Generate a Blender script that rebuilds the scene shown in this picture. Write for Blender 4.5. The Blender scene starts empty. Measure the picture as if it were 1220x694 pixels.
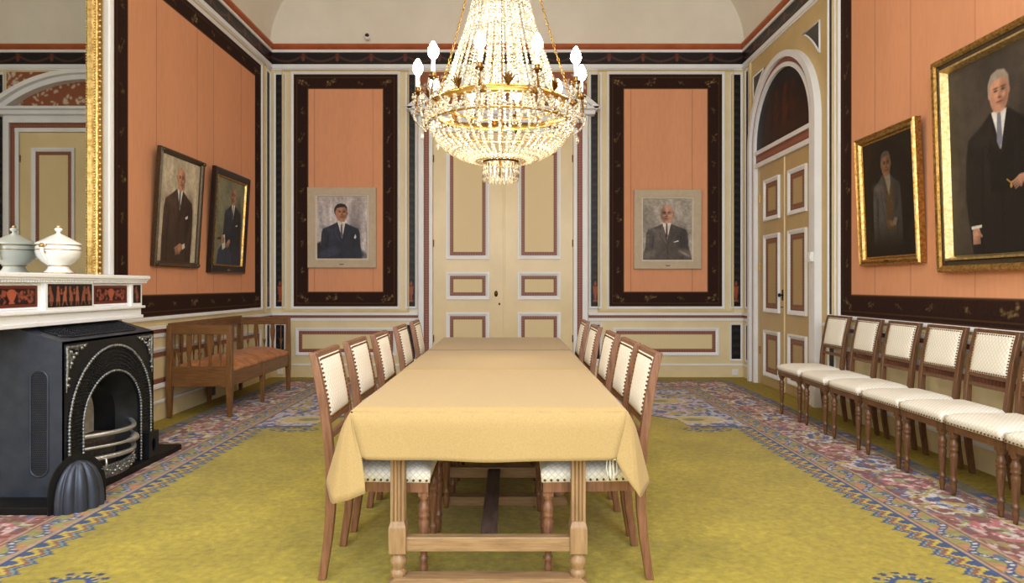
import bpy, bmesh, math, random
import numpy as np
from mathutils import Vector, Matrix

random.seed(7)
PI = math.pi
C = bpy.context.scene.collection
scene = bpy.context.scene

# ------------------------------------------------------------------ sizes
XL, XR, YB, YF = -3.42, 3.33, 9.32, -1.7      # inner faces of the room
EYE = 1.30
Z_COVE = 4.716

# ------------------------------------------------------------------ colour helpers
def lin(c):
    c = np.asarray(c, dtype=np.float64) / 255.0
    return np.where(c <= 0.04045, c / 12.92, ((c + 0.055) / 1.055) ** 2.4)

def rgba(c):
    l = lin(c)
    return (float(l[0]), float(l[1]), float(l[2]), 1.0)

# ------------------------------------------------------------------ materials
def new_mat(name):
    m = bpy.data.materials.new(name)
    m.use_nodes = True
    nt = m.node_tree
    b = nt.nodes['Principled BSDF']
    return m, nt, b

def noise_mix(nt, b, c1, c2, scale, detail=4, rough=0.6, stretch=(1, 1, 1), lo=0.35, hi=0.65, coords='Object'):
    tc = nt.nodes.new('ShaderNodeTexCoord')
    mp = nt.nodes.new('ShaderNodeMapping')
    mp.inputs['Scale'].default_value = stretch
    nz = nt.nodes.new('ShaderNodeTexNoise')
    nz.inputs['Scale'].default_value = scale
    nz.inputs['Detail'].default_value = detail
    nz.inputs['Roughness'].default_value = rough
    rp = nt.nodes.new('ShaderNodeValToRGB')
    rp.color_ramp.elements[0].position = lo
    rp.color_ramp.elements[1].position = hi
    rp.color_ramp.elements[0].color = rgba(c1)
    rp.color_ramp.elements[1].color = rgba(c2)
    nt.links.new(tc.outputs[coords], mp.inputs['Vector'])
    nt.links.new(mp.outputs['Vector'], nz.inputs['Vector'])
    nt.links.new(nz.outputs['Fac'], rp.inputs['Fac'])
    nt.links.new(rp.outputs['Color'], b.inputs['Base Color'])
    return nz, mp

def add_bump(nt, b, src, strength=0.2, dist=0.01):
    bp = nt.nodes.new('ShaderNodeBump')
    bp.inputs['Strength'].default_value = strength
    bp.inputs['Distance'].default_value = dist
    nt.links.new(src, bp.inputs['Height'])
    nt.links.new(bp.outputs['Normal'], b.inputs['Normal'])

def paint_mat(name, c, rough=0.4, var=6, scale=3.0, bump=0.0):
    m, nt, b = new_mat(name)
    c = np.array(c)
    nz, mp = noise_mix(nt, b, np.clip(c - var, 0, 255), np.clip(c + var, 0, 255), scale)
    b.inputs['Roughness'].default_value = rough
    if bump:
        add_bump(nt, b, nz.outputs['Fac'], bump, 0.004)
    return m

def metal_mat(name, c, rough=0.3, var=12, metallic=1.0, scale=25):
    m, nt, b = new_mat(name)
    c = np.array(c)
    noise_mix(nt, b, np.clip(c - var, 0, 255), np.clip(c + var, 0, 255), scale)
    b.inputs['Metallic'].default_value = metallic
    b.inputs['Roughness'].default_value = rough
    return m

def wood_mat(name, c1, c2, rough=0.4, stretch=(14, 14, 1.2), scale=5):
    m, nt, b = new_mat(name)
    nz, mp = noise_mix(nt, b, c1, c2, scale, 6, 0.65, stretch, 0.3, 0.7)
    b.inputs['Roughness'].default_value = rough
    add_bump(nt, b, nz.outputs['Fac'], 0.08, 0.004)
    return m

def attr_mat(name, rough=0.6, bump_scale=0, bump=0.0, coat=0.0, spec=0.5, noise_amt=0.0, noise_scale=40, sheen=0.0):
    """material whose colour is the pattern stored on the mesh"""
    m, nt, b = new_mat(name)
    a = nt.nodes.new('ShaderNodeVertexColor')
    a.layer_name = 'pattern'
    out = a.outputs['Color']
    if noise_amt:
        tc = nt.nodes.new('ShaderNodeTexCoord')
        nz = nt.nodes.new('ShaderNodeTexNoise')
        nz.inputs['Scale'].default_value = noise_scale
        nz.inputs['Detail'].default_value = 5
        nt.links.new(tc.outputs['Object'], nz.inputs['Vector'])
        mr = nt.nodes.new('ShaderNodeMapRange')
        mr.inputs['From Min'].default_value = 0.3
        mr.inputs['From Max'].default_value = 0.7
        mr.inputs['To Min'].default_value = 1 - noise_amt
        mr.inputs['To Max'].default_value = 1 + noise_amt
        nt.links.new(nz.outputs['Fac'], mr.inputs['Value'])
        mx = nt.nodes.new('ShaderNodeVectorMath')
        mx.operation = 'SCALE'
        nt.links.new(out, mx.inputs[0])
        nt.links.new(mr.outputs['Result'], mx.inputs['Scale'])
        out = mx.outputs['Vector']
    nt.links.new(out, b.inputs['Base Color'])
    b.inputs['Roughness'].default_value = rough
    b.inputs['Specular IOR Level'].default_value = spec
    b.inputs['Coat Weight'].default_value = coat
    b.inputs['Sheen Weight'].default_value = sheen
    if bump:
        tc = nt.nodes.new('ShaderNodeTexCoord')
        nz = nt.nodes.new('ShaderNodeTexNoise')
        nz.inputs['Scale'].default_value = bump_scale
        nz.inputs['Detail'].default_value = 3
        nt.links.new(tc.outputs['Object'], nz.inputs['Vector'])
        add_bump(nt, b, nz.outputs['Fac'], bump, 0.01)
    return m

M = {}
M['cream'] = paint_mat('cream_paint', (219, 203, 163), 0.38, 5, 2.5)
M['cream_dark'] = paint_mat('cream_paint_moulding', (206, 187, 140), 0.38, 5, 2.5)
M['tan'] = paint_mat('tan_wall_paint', (194, 168, 114), 0.4, 5, 2.5)
M['door_cream'] = paint_mat('door_cream_paint', (220, 200, 156), 0.3, 5, 2.0)
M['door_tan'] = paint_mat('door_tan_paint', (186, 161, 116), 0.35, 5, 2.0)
M['white'] = paint_mat('white_paint', (228, 230, 235), 0.35, 3, 3)
M['plaster'] = paint_mat('ceiling_plaster', (226, 220, 208), 0.85, 4, 1.5)
M['rust'] = paint_mat('rust_painted_moulding', (168, 86, 42), 0.4, 8, 4)
M['carpet'] = paint_mat('mustard_fitted_carpet', (148, 130, 46), 0.95, 14, 30, 0.3)
M['pattern'] = attr_mat('painted_ornament', 0.42, spec=0.3)
M['wallcloth'] = attr_mat('wall_fabric', 0.85, 180, 0.15, spec=0.15)
M['rug'] = attr_mat('wool_pile_rug', 0.95, 120, 0.5, spec=0.08, noise_amt=0.16, noise_scale=26, sheen=0.15)
M['canvas'] = attr_mat('oil_on_canvas', 0.45, 90, 0.12, spec=0.3)
M['chair_wood'] = wood_mat('brown_chair_wood', (98, 64, 46), (148, 103, 76), 0.36)
M['chair_wood_dark'] = wood_mat('dark_brown_chair_wood', (76, 50, 32), (122, 84, 56), 0.36)
M['oak'] = wood_mat('light_oak', (132, 102, 72), (174, 140, 102), 0.42)
M['oak_x'] = wood_mat('light_oak_crosswise', (132, 102, 72), (174, 140, 102), 0.42, (1.2, 14, 14))
M['dark_beam'] = wood_mat('dark_oak_beam', (62, 48, 44), (100, 80, 72), 0.35, (14, 1.2, 14))
M['bench_wood'] = wood_mat('walnut_bench_wood', (88, 58, 30), (132, 90, 50), 0.38)
M['bench_wood_y'] = wood_mat('walnut_bench_wood_lengthwise', (88, 58, 30), (132, 90, 50), 0.38, (14, 1.2, 14))
M['bench_wood_x'] = wood_mat('walnut_bench_wood_crosswise', (88, 58, 30), (132, 90, 50), 0.38, (1.2, 14, 14))
M['brass'] = metal_mat('brass', (184, 148, 82), 0.3)
M['brass_dark'] = metal_mat('tarnished_brass', (110, 78, 36), 0.38)
M['gold'] = metal_mat('gilded_wood', (176, 140, 78), 0.36, 30, 0.9, 40)
M['gold_pale'] = metal_mat('pale_gilded_wood', (206, 180, 122), 0.32, 24, 0.85, 40)
M['iron'] = metal_mat('black_cast_iron', (34, 36, 42), 0.36, 5, 0.55, 12)
M['iron_side'] = metal_mat('grey_black_cast_iron', (66, 72, 86), 0.42, 5, 0.5, 12)
M['iron_dark'] = metal_mat('matt_black_iron', (14, 14, 16), 0.55, 4, 0.3, 12)
M['steel'] = metal_mat('polished_steel', (196, 198, 202), 0.34, 10, .85)
M['pewter'] = metal_mat('worn_steel_ornament', (140, 142, 144), 0.42, 40, 0.8, 60)
M['frame_black'] = paint_mat('black_lacquered_frame', (34, 24, 20), 0.3, 6, 20)
M['frame_brown'] = wood_mat('dark_carved_frame', (34, 26, 18), (82, 64, 44), 0.35, (8, 8, 8), 8)
M['frame_grey'] = paint_mat('stone_grey_frame', (186, 170, 146), 0.6, 5, 14)
M['frame_pale'] = paint_mat('pale_frame_lining', (214, 206, 190), 0.4, 5, 14)
M['plate'] = paint_mat('small_name_plate', (92, 84, 72), 0.4, 10, 80)
M['plastic'] = paint_mat('white_plastic', (232, 232, 230), 0.35, 2, 4)
M['plastic_dark'] = paint_mat('black_plastic', (24, 24, 26), 0.4, 3, 4)
M['cord'] = paint_mat('white_cotton_cord', (235, 232, 222), 0.8, 6, 60)
M['firebrick'] = paint_mat('sooty_firebrick', (176, 168, 152), 0.9, 22, 9, 0.3)
M['coal'] = paint_mat('coal_bed', (48, 40, 32), 0.8, 22, 60, 0.8)

def m_marble():
    m, nt, b = new_mat('white_marble')
    noise_mix(nt, b, (212, 213, 216), (238, 240, 244), 5, 8, 0.7, (1, 1, 2.2), 0.22, 0.45)
    b.inputs['Roughness'].default_value = 0.25
    return m
M['marble'] = m_marble()

def m_porcelain():
    m, nt, b = new_mat('white_porcelain')
    noise_mix(nt, b, (238, 238, 234), (246, 246, 243), 3)
    b.inputs['Roughness'].default_value = 0.12
    b.inputs['Coat Weight'].default_value = 0.6
    return m
M['porcelain'] = m_porcelain()

def m_mirror():
    m, nt, b = new_mat('mirror_silver')
    noise_mix(nt, b, (196, 200, 196), (206, 208, 204), 1.5)
    b.inputs['Metallic'].default_value = 1
    b.inputs['Roughness'].default_value = 0.012
    return m
M['mirror'] = m_mirror()

def m_upholstery():
    m, nt, b = new_mat('cream_diamond_upholstery')
    tc = nt.nodes.new('ShaderNodeTexCoord')
    sp = nt.nodes.new('ShaderNodeSeparateXYZ')
    nt.links.new(tc.outputs['Object'], sp.inputs[0])
    def math_(op, a, b_=None):
        n = nt.nodes.new('ShaderNodeMath'); n.operation = op
        for i, x in enumerate((a, b_)):
            if x is None: continue
            if isinstance(x, (int, float)): n.inputs[i].default_value = x
            else: nt.links.new(x, n.inputs[i])
        return n.outputs[0]
    ge = nt.nodes.new('ShaderNodeSeparateXYZ'); nt.links.new(tc.outputs['Normal'], ge.inputs[0])
    f = math_('GREATER_THAN', math_('ABSOLUTE', ge.outputs['Y']), 0.7)
    g = math_('SUBTRACT', 1.0, f)
    u = math_('MULTIPLY', math_('ADD', math_('MULTIPLY', sp.outputs['Y'], g), math_('MULTIPLY', sp.outputs['X'], f)), 34)
    v = math_('MULTIPLY', math_('ADD', math_('MULTIPLY', sp.outputs['X'], g), sp.outputs['Z']), 34)
    def tri(x): return math_('ABSOLUTE', math_('SUBTRACT', math_('FRACT', x), 0.5))
    d = math_('MINIMUM', tri(math_('ADD', u, v)), tri(math_('SUBTRACT', u, v)))
    rp = nt.nodes.new('ShaderNodeValToRGB')
    rp.color_ramp.elements[0].position = 0.02
    rp.color_ramp.elements[1].position = 0.16
    rp.color_ramp.elements[0].color = rgba((218, 211, 196))
    rp.color_ramp.elements[1].color = rgba((243, 240, 232))
    nt.links.new(d, rp.inputs['Fac'])
    nt.links.new(rp.outputs['Color'], b.inputs['Base Color'])
    b.inputs['Roughness'].default_value = 0.8
    b.inputs['Specular IOR Level'].default_value = 0.2
    add_bump(nt, b, d, 0.15, 0.004)
    return m
M['upholstery'] = m_upholstery()

def m_cloth():
    m, nt, b = new_mat('mustard_felt_tablecloth')
    nz, mp = noise_mix(nt, b, (172, 145, 98), (180, 154, 107), 160, 3)
    b.inputs['Roughness'].default_value = 0.9
    b.inputs['Specular IOR Level'].default_value = 0.12
    b.inputs['Sheen Weight'].default_value = 0.15
    add_bump(nt, b, nz.outputs['Fac'], 0.12, 0.003)
    # three stretches, farther ones painted darker for fading light; dark lines at the folds
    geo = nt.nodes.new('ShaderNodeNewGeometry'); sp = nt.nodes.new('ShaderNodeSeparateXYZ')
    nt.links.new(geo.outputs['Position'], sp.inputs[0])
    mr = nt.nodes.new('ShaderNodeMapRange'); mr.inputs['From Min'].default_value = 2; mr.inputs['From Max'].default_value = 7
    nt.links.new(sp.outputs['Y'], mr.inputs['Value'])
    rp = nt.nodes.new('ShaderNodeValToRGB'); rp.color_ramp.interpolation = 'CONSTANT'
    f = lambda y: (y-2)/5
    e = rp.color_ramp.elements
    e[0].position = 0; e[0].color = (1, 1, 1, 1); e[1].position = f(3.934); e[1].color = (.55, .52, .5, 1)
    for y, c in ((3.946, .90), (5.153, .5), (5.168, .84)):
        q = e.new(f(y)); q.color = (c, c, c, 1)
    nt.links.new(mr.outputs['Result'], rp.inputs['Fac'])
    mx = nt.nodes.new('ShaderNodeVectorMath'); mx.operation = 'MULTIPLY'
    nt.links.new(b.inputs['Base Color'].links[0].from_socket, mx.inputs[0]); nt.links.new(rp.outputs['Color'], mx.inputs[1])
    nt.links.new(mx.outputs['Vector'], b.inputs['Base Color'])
    return m
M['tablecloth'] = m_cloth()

def m_velvet():
    m, nt, b = new_mat('tan_velvet_cushion')
    nz, mp = noise_mix(nt, b, (152, 94, 50), (190, 128, 74), 9, 5)
    b.inputs['Roughness'].default_value = 0.9
    b.inputs['Sheen Weight'].default_value = 0.08
    return m
M['velvet'] = m_velvet()

def m_crystal():
    m = bpy.data.materials.new('cut_crystal')
    m.use_nodes = True
    nt = m.node_tree
    nt.nodes.clear()
    out = nt.nodes.new('ShaderNodeOutputMaterial')
    tc = nt.nodes.new('ShaderNodeTexCoord')
    nz = nt.nodes.new('ShaderNodeTexNoise')
    nz.inputs['Scale'].default_value = 45
    rp = nt.nodes.new('ShaderNodeValToRGB')
    rp.color_ramp.elements[0].color = (0.20, 0.14, 0.07, 1)
    rp.color_ramp.elements[1].color = (1.0, 0.95, 0.80, 1)
    rp.color_ramp.elements[0].position = 0.40
    rp.color_ramp.elements[1].position = 0.58
    nt.links.new(tc.outputs['Object'], nz.inputs['Vector'])
    nt.links.new(nz.outputs['Fac'], rp.inputs['Fac'])
    tr = nt.nodes.new('ShaderNodeBsdfTranslucent')
    df = nt.nodes.new('ShaderNodeBsdfDiffuse')
    gl = nt.nodes.new('ShaderNodeBsdfGlossy')
    gl.inputs['Roughness'].default_value = 0.18
    tp = nt.nodes.new('ShaderNodeBsdfTransparent')
    nt.links.new(rp.outputs['Color'], tr.inputs['Color'])
    nt.links.new(rp.outputs['Color'], df.inputs['Color'])
    def mix(a, b_, f):
        x = nt.nodes.new('ShaderNodeMixShader')
        x.inputs['Fac'].default_value = f
        nt.links.new(a, x.inputs[1]); nt.links.new(b_, x.inputs[2])
        return x.outputs[0]
    s = mix(tr.outputs[0], df.outputs[0], 0.45)
    s = mix(s, gl.outputs[0], 0.3)
    s = mix(s, tp.outputs[0], 0.22)
    nt.links.new(s, out.inputs['Surface'])
    return m
M['crystal'] = m_crystal()

def m_emit(name, c, s):
    m, nt, b = new_mat(name)
    noise_mix(nt, b, (250, 240, 220), (255, 248, 230), 5)
    b.inputs['Emission Color'].default_value = c
    b.inputs['Emission Strength'].default_value = s
    return m
M['bulb'] = m_emit('lit_bulb', (1, 0.80, 0.52, 1), 70)
M['sleeve'] = m_emit('candle_sleeve_lit', (1, 0.86, 0.62, 1), 1.6)

# ------------------------------------------------------------------ mesh builder
class MB:
    def __init__(self):
        self.v = []; self.f = []; self.s = []
    def add(self, vs, fs, smooth=False, mat=None):
        o = len(self.v)
        if mat is not None:
            vs = [tuple(mat @ Vector(p)) for p in vs]
        self.v += [tuple(p) for p in vs]
        self.f += [tuple(i + o for i in f) for f in fs]
        self.s += [smooth] * len(fs)
        return self
    def box(self, x0, x1, y0, y1, z0, z1, mat=None):
        vs = [(x0,y0,z0),(x1,y0,z0),(x1,y1,z0),(x0,y1,z0),(x0,y0,z1),(x1,y0,z1),(x1,y1,z1),(x0,y1,z1)]
        fs = [(0,3,2,1),(4,5,6,7),(0,1,5,4),(1,2,6,5),(2,3,7,6),(3,0,4,7)]
        return self.add(vs, fs, False, mat)
    def hexa(self, bottom, top):
        """bottom / top: four points each, counter-clockwise from above"""
        fs = [(0,3,2,1),(4,5,6,7),(0,1,5,4),(1,2,6,5),(2,3,7,6),(3,0,4,7)]
        return self.add(list(bottom) + list(top), fs)
    def prism(self, poly, axis, a, b, mat=None, smooth=False):
        """poly: 2-D points; axis: extruded axis 0/1/2 from a to b"""
        def P(p, t):
            if axis == 0: return (t, p[0], p[1])
            if axis == 1: return (p[0], t, p[1])
            return (p[0], p[1], t)
        n = len(poly)
        vs = [P(p, a) for p in poly] + [P(p, b) for p in poly]
        fs = [tuple(range(n))[::-1], tuple(range(n, 2 * n))]
        self.add(vs, fs, False, mat)
        self.add(vs, [(i, (i + 1) % n, n + (i + 1) % n, n + i) for i in range(n)], smooth, mat)
        return self
    def lathe(self, prof, seg=20, mat=None, smooth=True, a0=0.0, a1=2 * PI):
        full = abs(a1 - a0 - 2 * PI) < 1e-6
        n = seg if full else seg + 1
        vs = []; fs = []
        for r, z in prof:
            for k in range(n):
                t = a0 + (a1 - a0) * k / seg
                vs.append((r * math.cos(t), r * math.sin(t), z))
        for i in range(len(prof) - 1):
            for k in range(seg):
                k2 = (k + 1) % n
                fs.append((i*n+k, i*n+k2, (i+1)*n+k2, (i+1)*n+k))
        self.add(vs, fs, smooth, mat)
        if full and prof[0] != prof[-1]:
            for i, rev in ((0, True), (len(prof) - 1, False)):
                if prof[i][0] > 1e-5:
                    c = [i*n+k for k in range(n)]
                    self.add(vs, [tuple(c[::-1] if rev else c)], False, mat)
        return self
    def tube(self, pts, rad, seg=8, closed=False, mat=None, cap=True, flat=None):
        pts = [Vector(p) for p in pts]
        n = len(pts)
        if not hasattr(rad, '__len__'): rad = [rad] * n
        vs = []; fs = []
        up = None
        for i, p in enumerate(pts):
            if closed:
                t = pts[(i+1) % n] - pts[i-1]
            else:
                t = pts[min(i+1, n-1)] - pts[max(i-1, 0)]
            if t.length < 1e-9: t = Vector((0, 0, 1))
            t.normalize()
            if up is None:
                up = Vector((0, 0, 1)) if abs(t.z) < 0.9 else Vector((1, 0, 0))
            a = t.cross(up)
            if a.length < 1e-6:
                a = t.cross(Vector((0, 1, 0)))
            a.normalize()
            b = a.cross(t).normalized()
            up = b
            for k in range(seg):
                w = 2 * PI * k / seg
                ra = rad[i]; rb = rad[i] * (flat if flat else 1)
                vs.append(tuple(p + a * math.cos(w) * ra + b * math.sin(w) * rb))
        m = n if closed else n - 1
        for i in range(m):
            j = (i + 1) % n
            for k in range(seg):
                k2 = (k + 1) % seg
                fs.append((i*seg+k, i*seg+k2, j*seg+k2, j*seg+k))
        self.add(vs, fs, True, mat)
        if cap and not closed:
            self.add(vs, [tuple(range(seg))[::-1], tuple((n-1)*seg + k for k in range(seg))], False, mat)
        return self
    def beam(self, pts, sizes, mat=None):
        """square-section bar through pts (path in the x-z plane); sizes: (along x, along y) per point"""
        vs = []; fs = []
        n = len(pts)
        for p, (a, b) in zip(pts, sizes):
            x, y, z = p
            vs += [(x-a/2, y-b/2, z), (x+a/2, y-b/2, z), (x+a/2, y+b/2, z), (x-a/2, y+b/2, z)]
        for i in range(n - 1):
            for k in range(4):
                k2 = (k + 1) % 4
                fs.append((i*4+k, i*4+k2, (i+1)*4+k2, (i+1)*4+k))
        fs += [(3, 2, 1, 0), tuple((n-1)*4 + k for k in range(4))]
        return self.add(vs, fs, False, mat)
    def ball(self, c, r, level=1, mat=None, squash=1.0, smooth=True):
        if level not in BALLS:
            bm = bmesh.new()
            bmesh.ops.create_icosphere(bm, subdivisions=level, radius=1)
            bm.verts.ensure_lookup_table()
            BALLS[level] = ([tuple(v.co) for v in bm.verts], [tuple(v.index for v in f.verts) for f in bm.faces])
            bm.free()
        vs, fs = BALLS[level]
        return self.add([(c[0]+x*r, c[1]+y*r, c[2]+z*r*squash) for x, y, z in vs], fs, smooth, mat)
    def build(self, name, mat, parent=None, bevel=0.0, seg=2, fixn=False):
        me = bpy.data.meshes.new(name)
        me.from_pydata(self.v, [], self.f)
        me.polygons.foreach_set('use_smooth', self.s)
        me.materials.append(mat)
        if fixn:
            bm = bmesh.new(); bm.from_mesh(me)
            bmesh.ops.remove_doubles(bm, verts=bm.verts, dist=1e-4)
            bmesh.ops.recalc_face_normals(bm, faces=bm.faces)
            bm.to_mesh(me); bm.free()
        me.update()
        o = bpy.data.objects.new(name, me)
        C.objects.link(o)
        if parent is not None: o.parent = parent
        if bevel:
            md = o.modifiers.new('soft_edge', 'BEVEL')
            md.width = bevel; md.segments = seg
            md.limit_method = 'ANGLE'; md.angle_limit = math.radians(40)
        return o
BALLS = {}

def tag(o, label=None, cat=None, group=None, kind=None):
    if label: o['label'] = label
    if cat: o['category'] = cat
    if group: o['group'] = group
    if kind: o['kind'] = kind
    return o

def empty(name, loc=(0, 0, 0), rz=0, parent=None):
    o = bpy.data.objects.new(name, None)
    o.empty_display_size = 0.1
    C.objects.link(o)
    o.location = loc
    o.rotation_euler = (0, 0, rz)
    if parent is not None: o.parent = parent
    return o

def copy_tree(o, parent=None):
    c = o.copy(); C.objects.link(c)
    if parent is not None: c.parent = parent
    for ch in list(o.children): copy_tree(ch, c)
    return c

# ------------------------------------------------------------------ painted surfaces
_rng = np.random.default_rng(11)
_LAT = _rng.random((256, 256))
def vnoise(x, y):
    xi = np.floor(x).astype(int); yi = np.floor(y).astype(int)
    fx = x - xi; fy = y - yi
    fx = fx*fx*(3-2*fx); fy = fy*fy*(3-2*fy)
    a = _LAT[xi % 256, yi % 256]; b = _LAT[(xi+1) % 256, yi % 256]
    c = _LAT[xi % 256, (yi+1) % 256]; d = _LAT[(xi+1) % 256, (yi+1) % 256]
    return (a*(1-fx)+b*fx)*(1-fy) + (c*(1-fx)+d*fx)*fy
def fbm(x, y, o=4):
    t = 0; a = 0.5; s = 0
    for k in range(o):
        t = t + a*vnoise(x*2**k + 17*k, y*2**k + 31*k); s += a; a *= 0.5
    return t / s
def rnd(i, j=0):
    return _LAT[np.asarray(i).astype(int) % 256, np.asarray(j).astype(int) % 256]

class Art:
    """a small painting surface: x to the right, y up, in the units given; colours 0-255"""
    def __init__(self, xs, ys, base):
        self.X, self.Y = np.meshgrid(xs, ys)
        self.c = np.zeros(self.X.shape + (3,)) + np.array(base, dtype=float)
        self.px = abs(xs[1] - xs[0])
    def mix(self, m, col, a=1.0):
        m = np.clip(m, 0, 1)[..., None] * a
        self.c = self.c*(1-m) + np.array(col, dtype=float)*m
    def rect(self, x0, x1, y0, y1, col, a=1.0, soft=None):
        s = soft or self.px*0.5
        m = np.minimum(np.minimum(self.X-x0, x1-self.X), np.minimum(self.Y-y0, y1-self.Y))
        self.mix(m/s + 0.5, col, a)
    def ell(self, cx, cy, rx, ry, col, soft=None, rot=0.0, a=1.0):
        s = soft or self.px*0.7
        dx = self.X-cx; dy = self.Y-cy
        c, n = math.cos(rot), math.sin(rot)
        u = (dx*c+dy*n)/rx; v = (-dx*n+dy*c)/ry
        d = (np.sqrt(u*u+v*v)-1)*min(rx, ry)
        self.mix(0.5-d/s, col, a)
    def poly(self, pts, col, soft=None, a=1.0):
        s = soft or self.px*0.7
        X, Y = self.X, self.Y
        d2 = np.full(X.shape, 1e9); ins = np.zeros(X.shape, bool)
        n = len(pts)
        for i in range(n):
            ax, ay = pts[i]; bx, by = pts[(i+1) % n]
            ex, ey = bx-ax, by-ay
            t = np.clip(((X-ax)*ex+(Y-ay)*ey)/max(ex*ex+ey*ey, 1e-12), 0, 1)
            d2 = np.minimum(d2, (X-ax-t*ex)**2+(Y-ay-t*ey)**2)
            cond = ((ay > Y) != (by > Y))
            with np.errstate(divide='ignore', invalid='ignore'):
                xx = ax+(Y-ay)*ex/(ey if abs(ey) > 1e-12 else 1e-12)
            ins ^= cond & (X < xx)
        d = np.sqrt(d2)*np.where(ins, -1, 1)
        self.mix(0.5-d/s, col, a)
    def line(self, pts, w, col, a=1.0, soft=None):
        s = soft or self.px*0.7
        d2 = np.full(self.X.shape, 1e9)
        for (ax, ay), (bx, by) in zip(pts[:-1], pts[1:]):
            ex, ey = bx-ax, by-ay
            t = np.clip(((self.X-ax)*ex+(self.Y-ay)*ey)/max(ex*ex+ey*ey, 1e-12), 0, 1)
            d2 = np.minimum(d2, (self.X-ax-t*ex)**2+(self.Y-ay-t*ey)**2)
        self.mix(0.5-(np.sqrt(d2)-w/2)/s, col, a)

def local(art, x0, x1, y0, y1):
    """index window of an Art for cheap local strokes"""
    xs = art.X[0]; ys = art.Y[:, 0]
    i0, i1 = np.searchsorted(xs, [x0, x1]); j0, j1 = np.searchsorted(ys, [y0, y1])
    sub = Art.__new__(Art)
    sub.X = art.X[j0:j1, i0:i1]; sub.Y = art.Y[j0:j1, i0:i1]
    sub.c = art.c[j0:j1, i0:i1].copy(); sub.px = art.px
    sub.back = (art, j0, j1, i0, i1)
    return sub
def putback(sub):
    a, j0, j1, i0, i1 = sub.back
    a.c[j0:j1, i0:i1] = sub.c

def art_mesh(name, art, place, mat, parent=None, flip=False, cut=None):
    """place(X, Y) -> (ny, nx, 3) world positions"""
    ny, nx = art.X.shape
    P = place(art.X, art.Y).reshape(-1, 3)
    idx = np.arange(nx*ny).reshape(ny, nx)
    a = idx[:-1, :-1].ravel(); b = idx[:-1, 1:].ravel(); c = idx[1:, 1:].ravel(); d = idx[1:, :-1].ravel()
    q = np.stack([a, b, c, d], 1) if not flip else np.stack([d, c, b, a], 1)
    if cut is not None:
        q = q[~cut(P[q].mean(1))]
    me = bpy.data.meshes.new(name)
    me.vertices.add(len(P)); me.vertices.foreach_set('co', P.astype(np.float32).ravel())
    nf = len(q)
    me.loops.add(nf*4); me.loops.foreach_set('vertex_index', q.astype(np.int32).ravel())
    me.polygons.add(nf)
    me.polygons.foreach_set('loop_start', (np.arange(nf)*4).astype(np.int32))
    me.polygons.foreach_set('loop_total', np.full(nf, 4, np.int32))
    me.update(calc_edges=True)
    me.validate()
    col = np.ones((len(P), 4), np.float32)
    col[:, :3] = lin(np.clip(art.c.reshape(-1, 3), 0, 255))
    at = me.color_attributes.new('pattern', 'FLOAT_COLOR', 'POINT')
    at.data.foreach_set('color', col.ravel())
    me.materials.append(mat)
    o = bpy.data.objects.new(name, me); C.objects.link(o)
    if parent is not None: o.parent = parent
    return o

# ------------------------------------------------------------------ wall frames: s along the wall, z up, d out of the wall
def W(wall, s, z, d):
    if wall == 'back': return (s, YB - d, z)
    if wall == 'left': return (XL + d, s, z)
    if wall == 'right': return (XR - d, s, z)
    return (s, YF + d, z)

def wbox(mb, wall, s0, s1, z0, z1, d0, d1):
    p = [W(wall, s, z, d) for s in (s0, s1) for z in (z0, z1) for d in (d0, d1)]
    lo = [min(q[i] for q in p) for i in range(3)]; hi = [max(q[i] for q in p) for i in range(3)]
    return mb.box(lo[0], hi[0], lo[1], hi[1], lo[2], hi[2])

def wframe(mb, wall, s0, s1, z0, z1, w, d0, d1, d_in=None):
    """mitred rectangular moulding: outer s0..z1, width w, front rises d0 -> d1 with a sloped inner lip"""
    d_in = d0 if d_in is None else d_in
    rings = [(0, d0), (0, d1), (w*0.35, d1), (w, d_in + 0.004)]
    vs = []; fs = []
    for off, d in rings:
        for s, z in ((s0+off, z0+off), (s1-off, z0+off), (s1-off, z1-off), (s0+off, z1-off)):
            vs.append(W(wall, s, z, d))
    for i in range(3):
        for k in range(4):
            k2 = (k+1) % 4
            fs.append((i*4+k, i*4+k2, (i+1)*4+k2, (i+1)*4+k))
    return mb.add(vs, fs)

def wart(name, wall, s0, s1, z0, z1, d, res, fn, mat, parent):
    """painted rectangle on a wall; fn(art, width, height) paints with x to the viewer's right"""
    w, h = s1 - s0, z1 - z0
    xs = np.linspace(0, w, max(2, int(round(w/res))+1)); ys = np.linspace(0, h, max(2, int(round(h/res))+1))
    art = Art(xs, ys, (0, 0, 0))
    fn(art, w, h)
    def place(X, Y):
        if wall == 'back':  return np.stack([s0+X, np.full_like(X, YB-d), z0+Y], -1)
        if wall == 'left':  return np.stack([np.full_like(X, XL+d), s0+X, z0+Y], -1)
        return np.stack([np.full_like(X, XR-d), s1-X, z0+Y], -1)
    return art_mesh(name, art, place, mat, parent)

# ---- ornament painters
def sprig(art, cx, cy, size, rot, col, n=9):
    sub = local(art, cx-size*1.3, cx+size*1.3, cy-size*1.3, cy+size*1.3)
    if sub.X.size:
        rr = random.Random(int(cx*991+cy*577))
        c, s = math.cos(rot), math.sin(rot)
        sub.line([(cx-c*size, cy-s*size), (cx, cy), (cx+c*size*0.8+s*0.2*size, cy+s*size*0.8)], 0.006, col, 0.55)
        for k in range(n):
            t = rr.uniform(-1, 1); o = rr.uniform(-0.45, 0.45)
            x = cx+c*size*t-s*size*o; y = cy+s*size*t+c*size*o
            f = rr.uniform(0.6, 1.15)
            sub.ell(x, y, size*rr.uniform(0.10, 0.22), size*rr.uniform(0.07, 0.14), np.array(col)*f, rot=rr.uniform(0, PI), a=rr.uniform(0.45, 0.9), soft=0.012)
        putback(sub)

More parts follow.
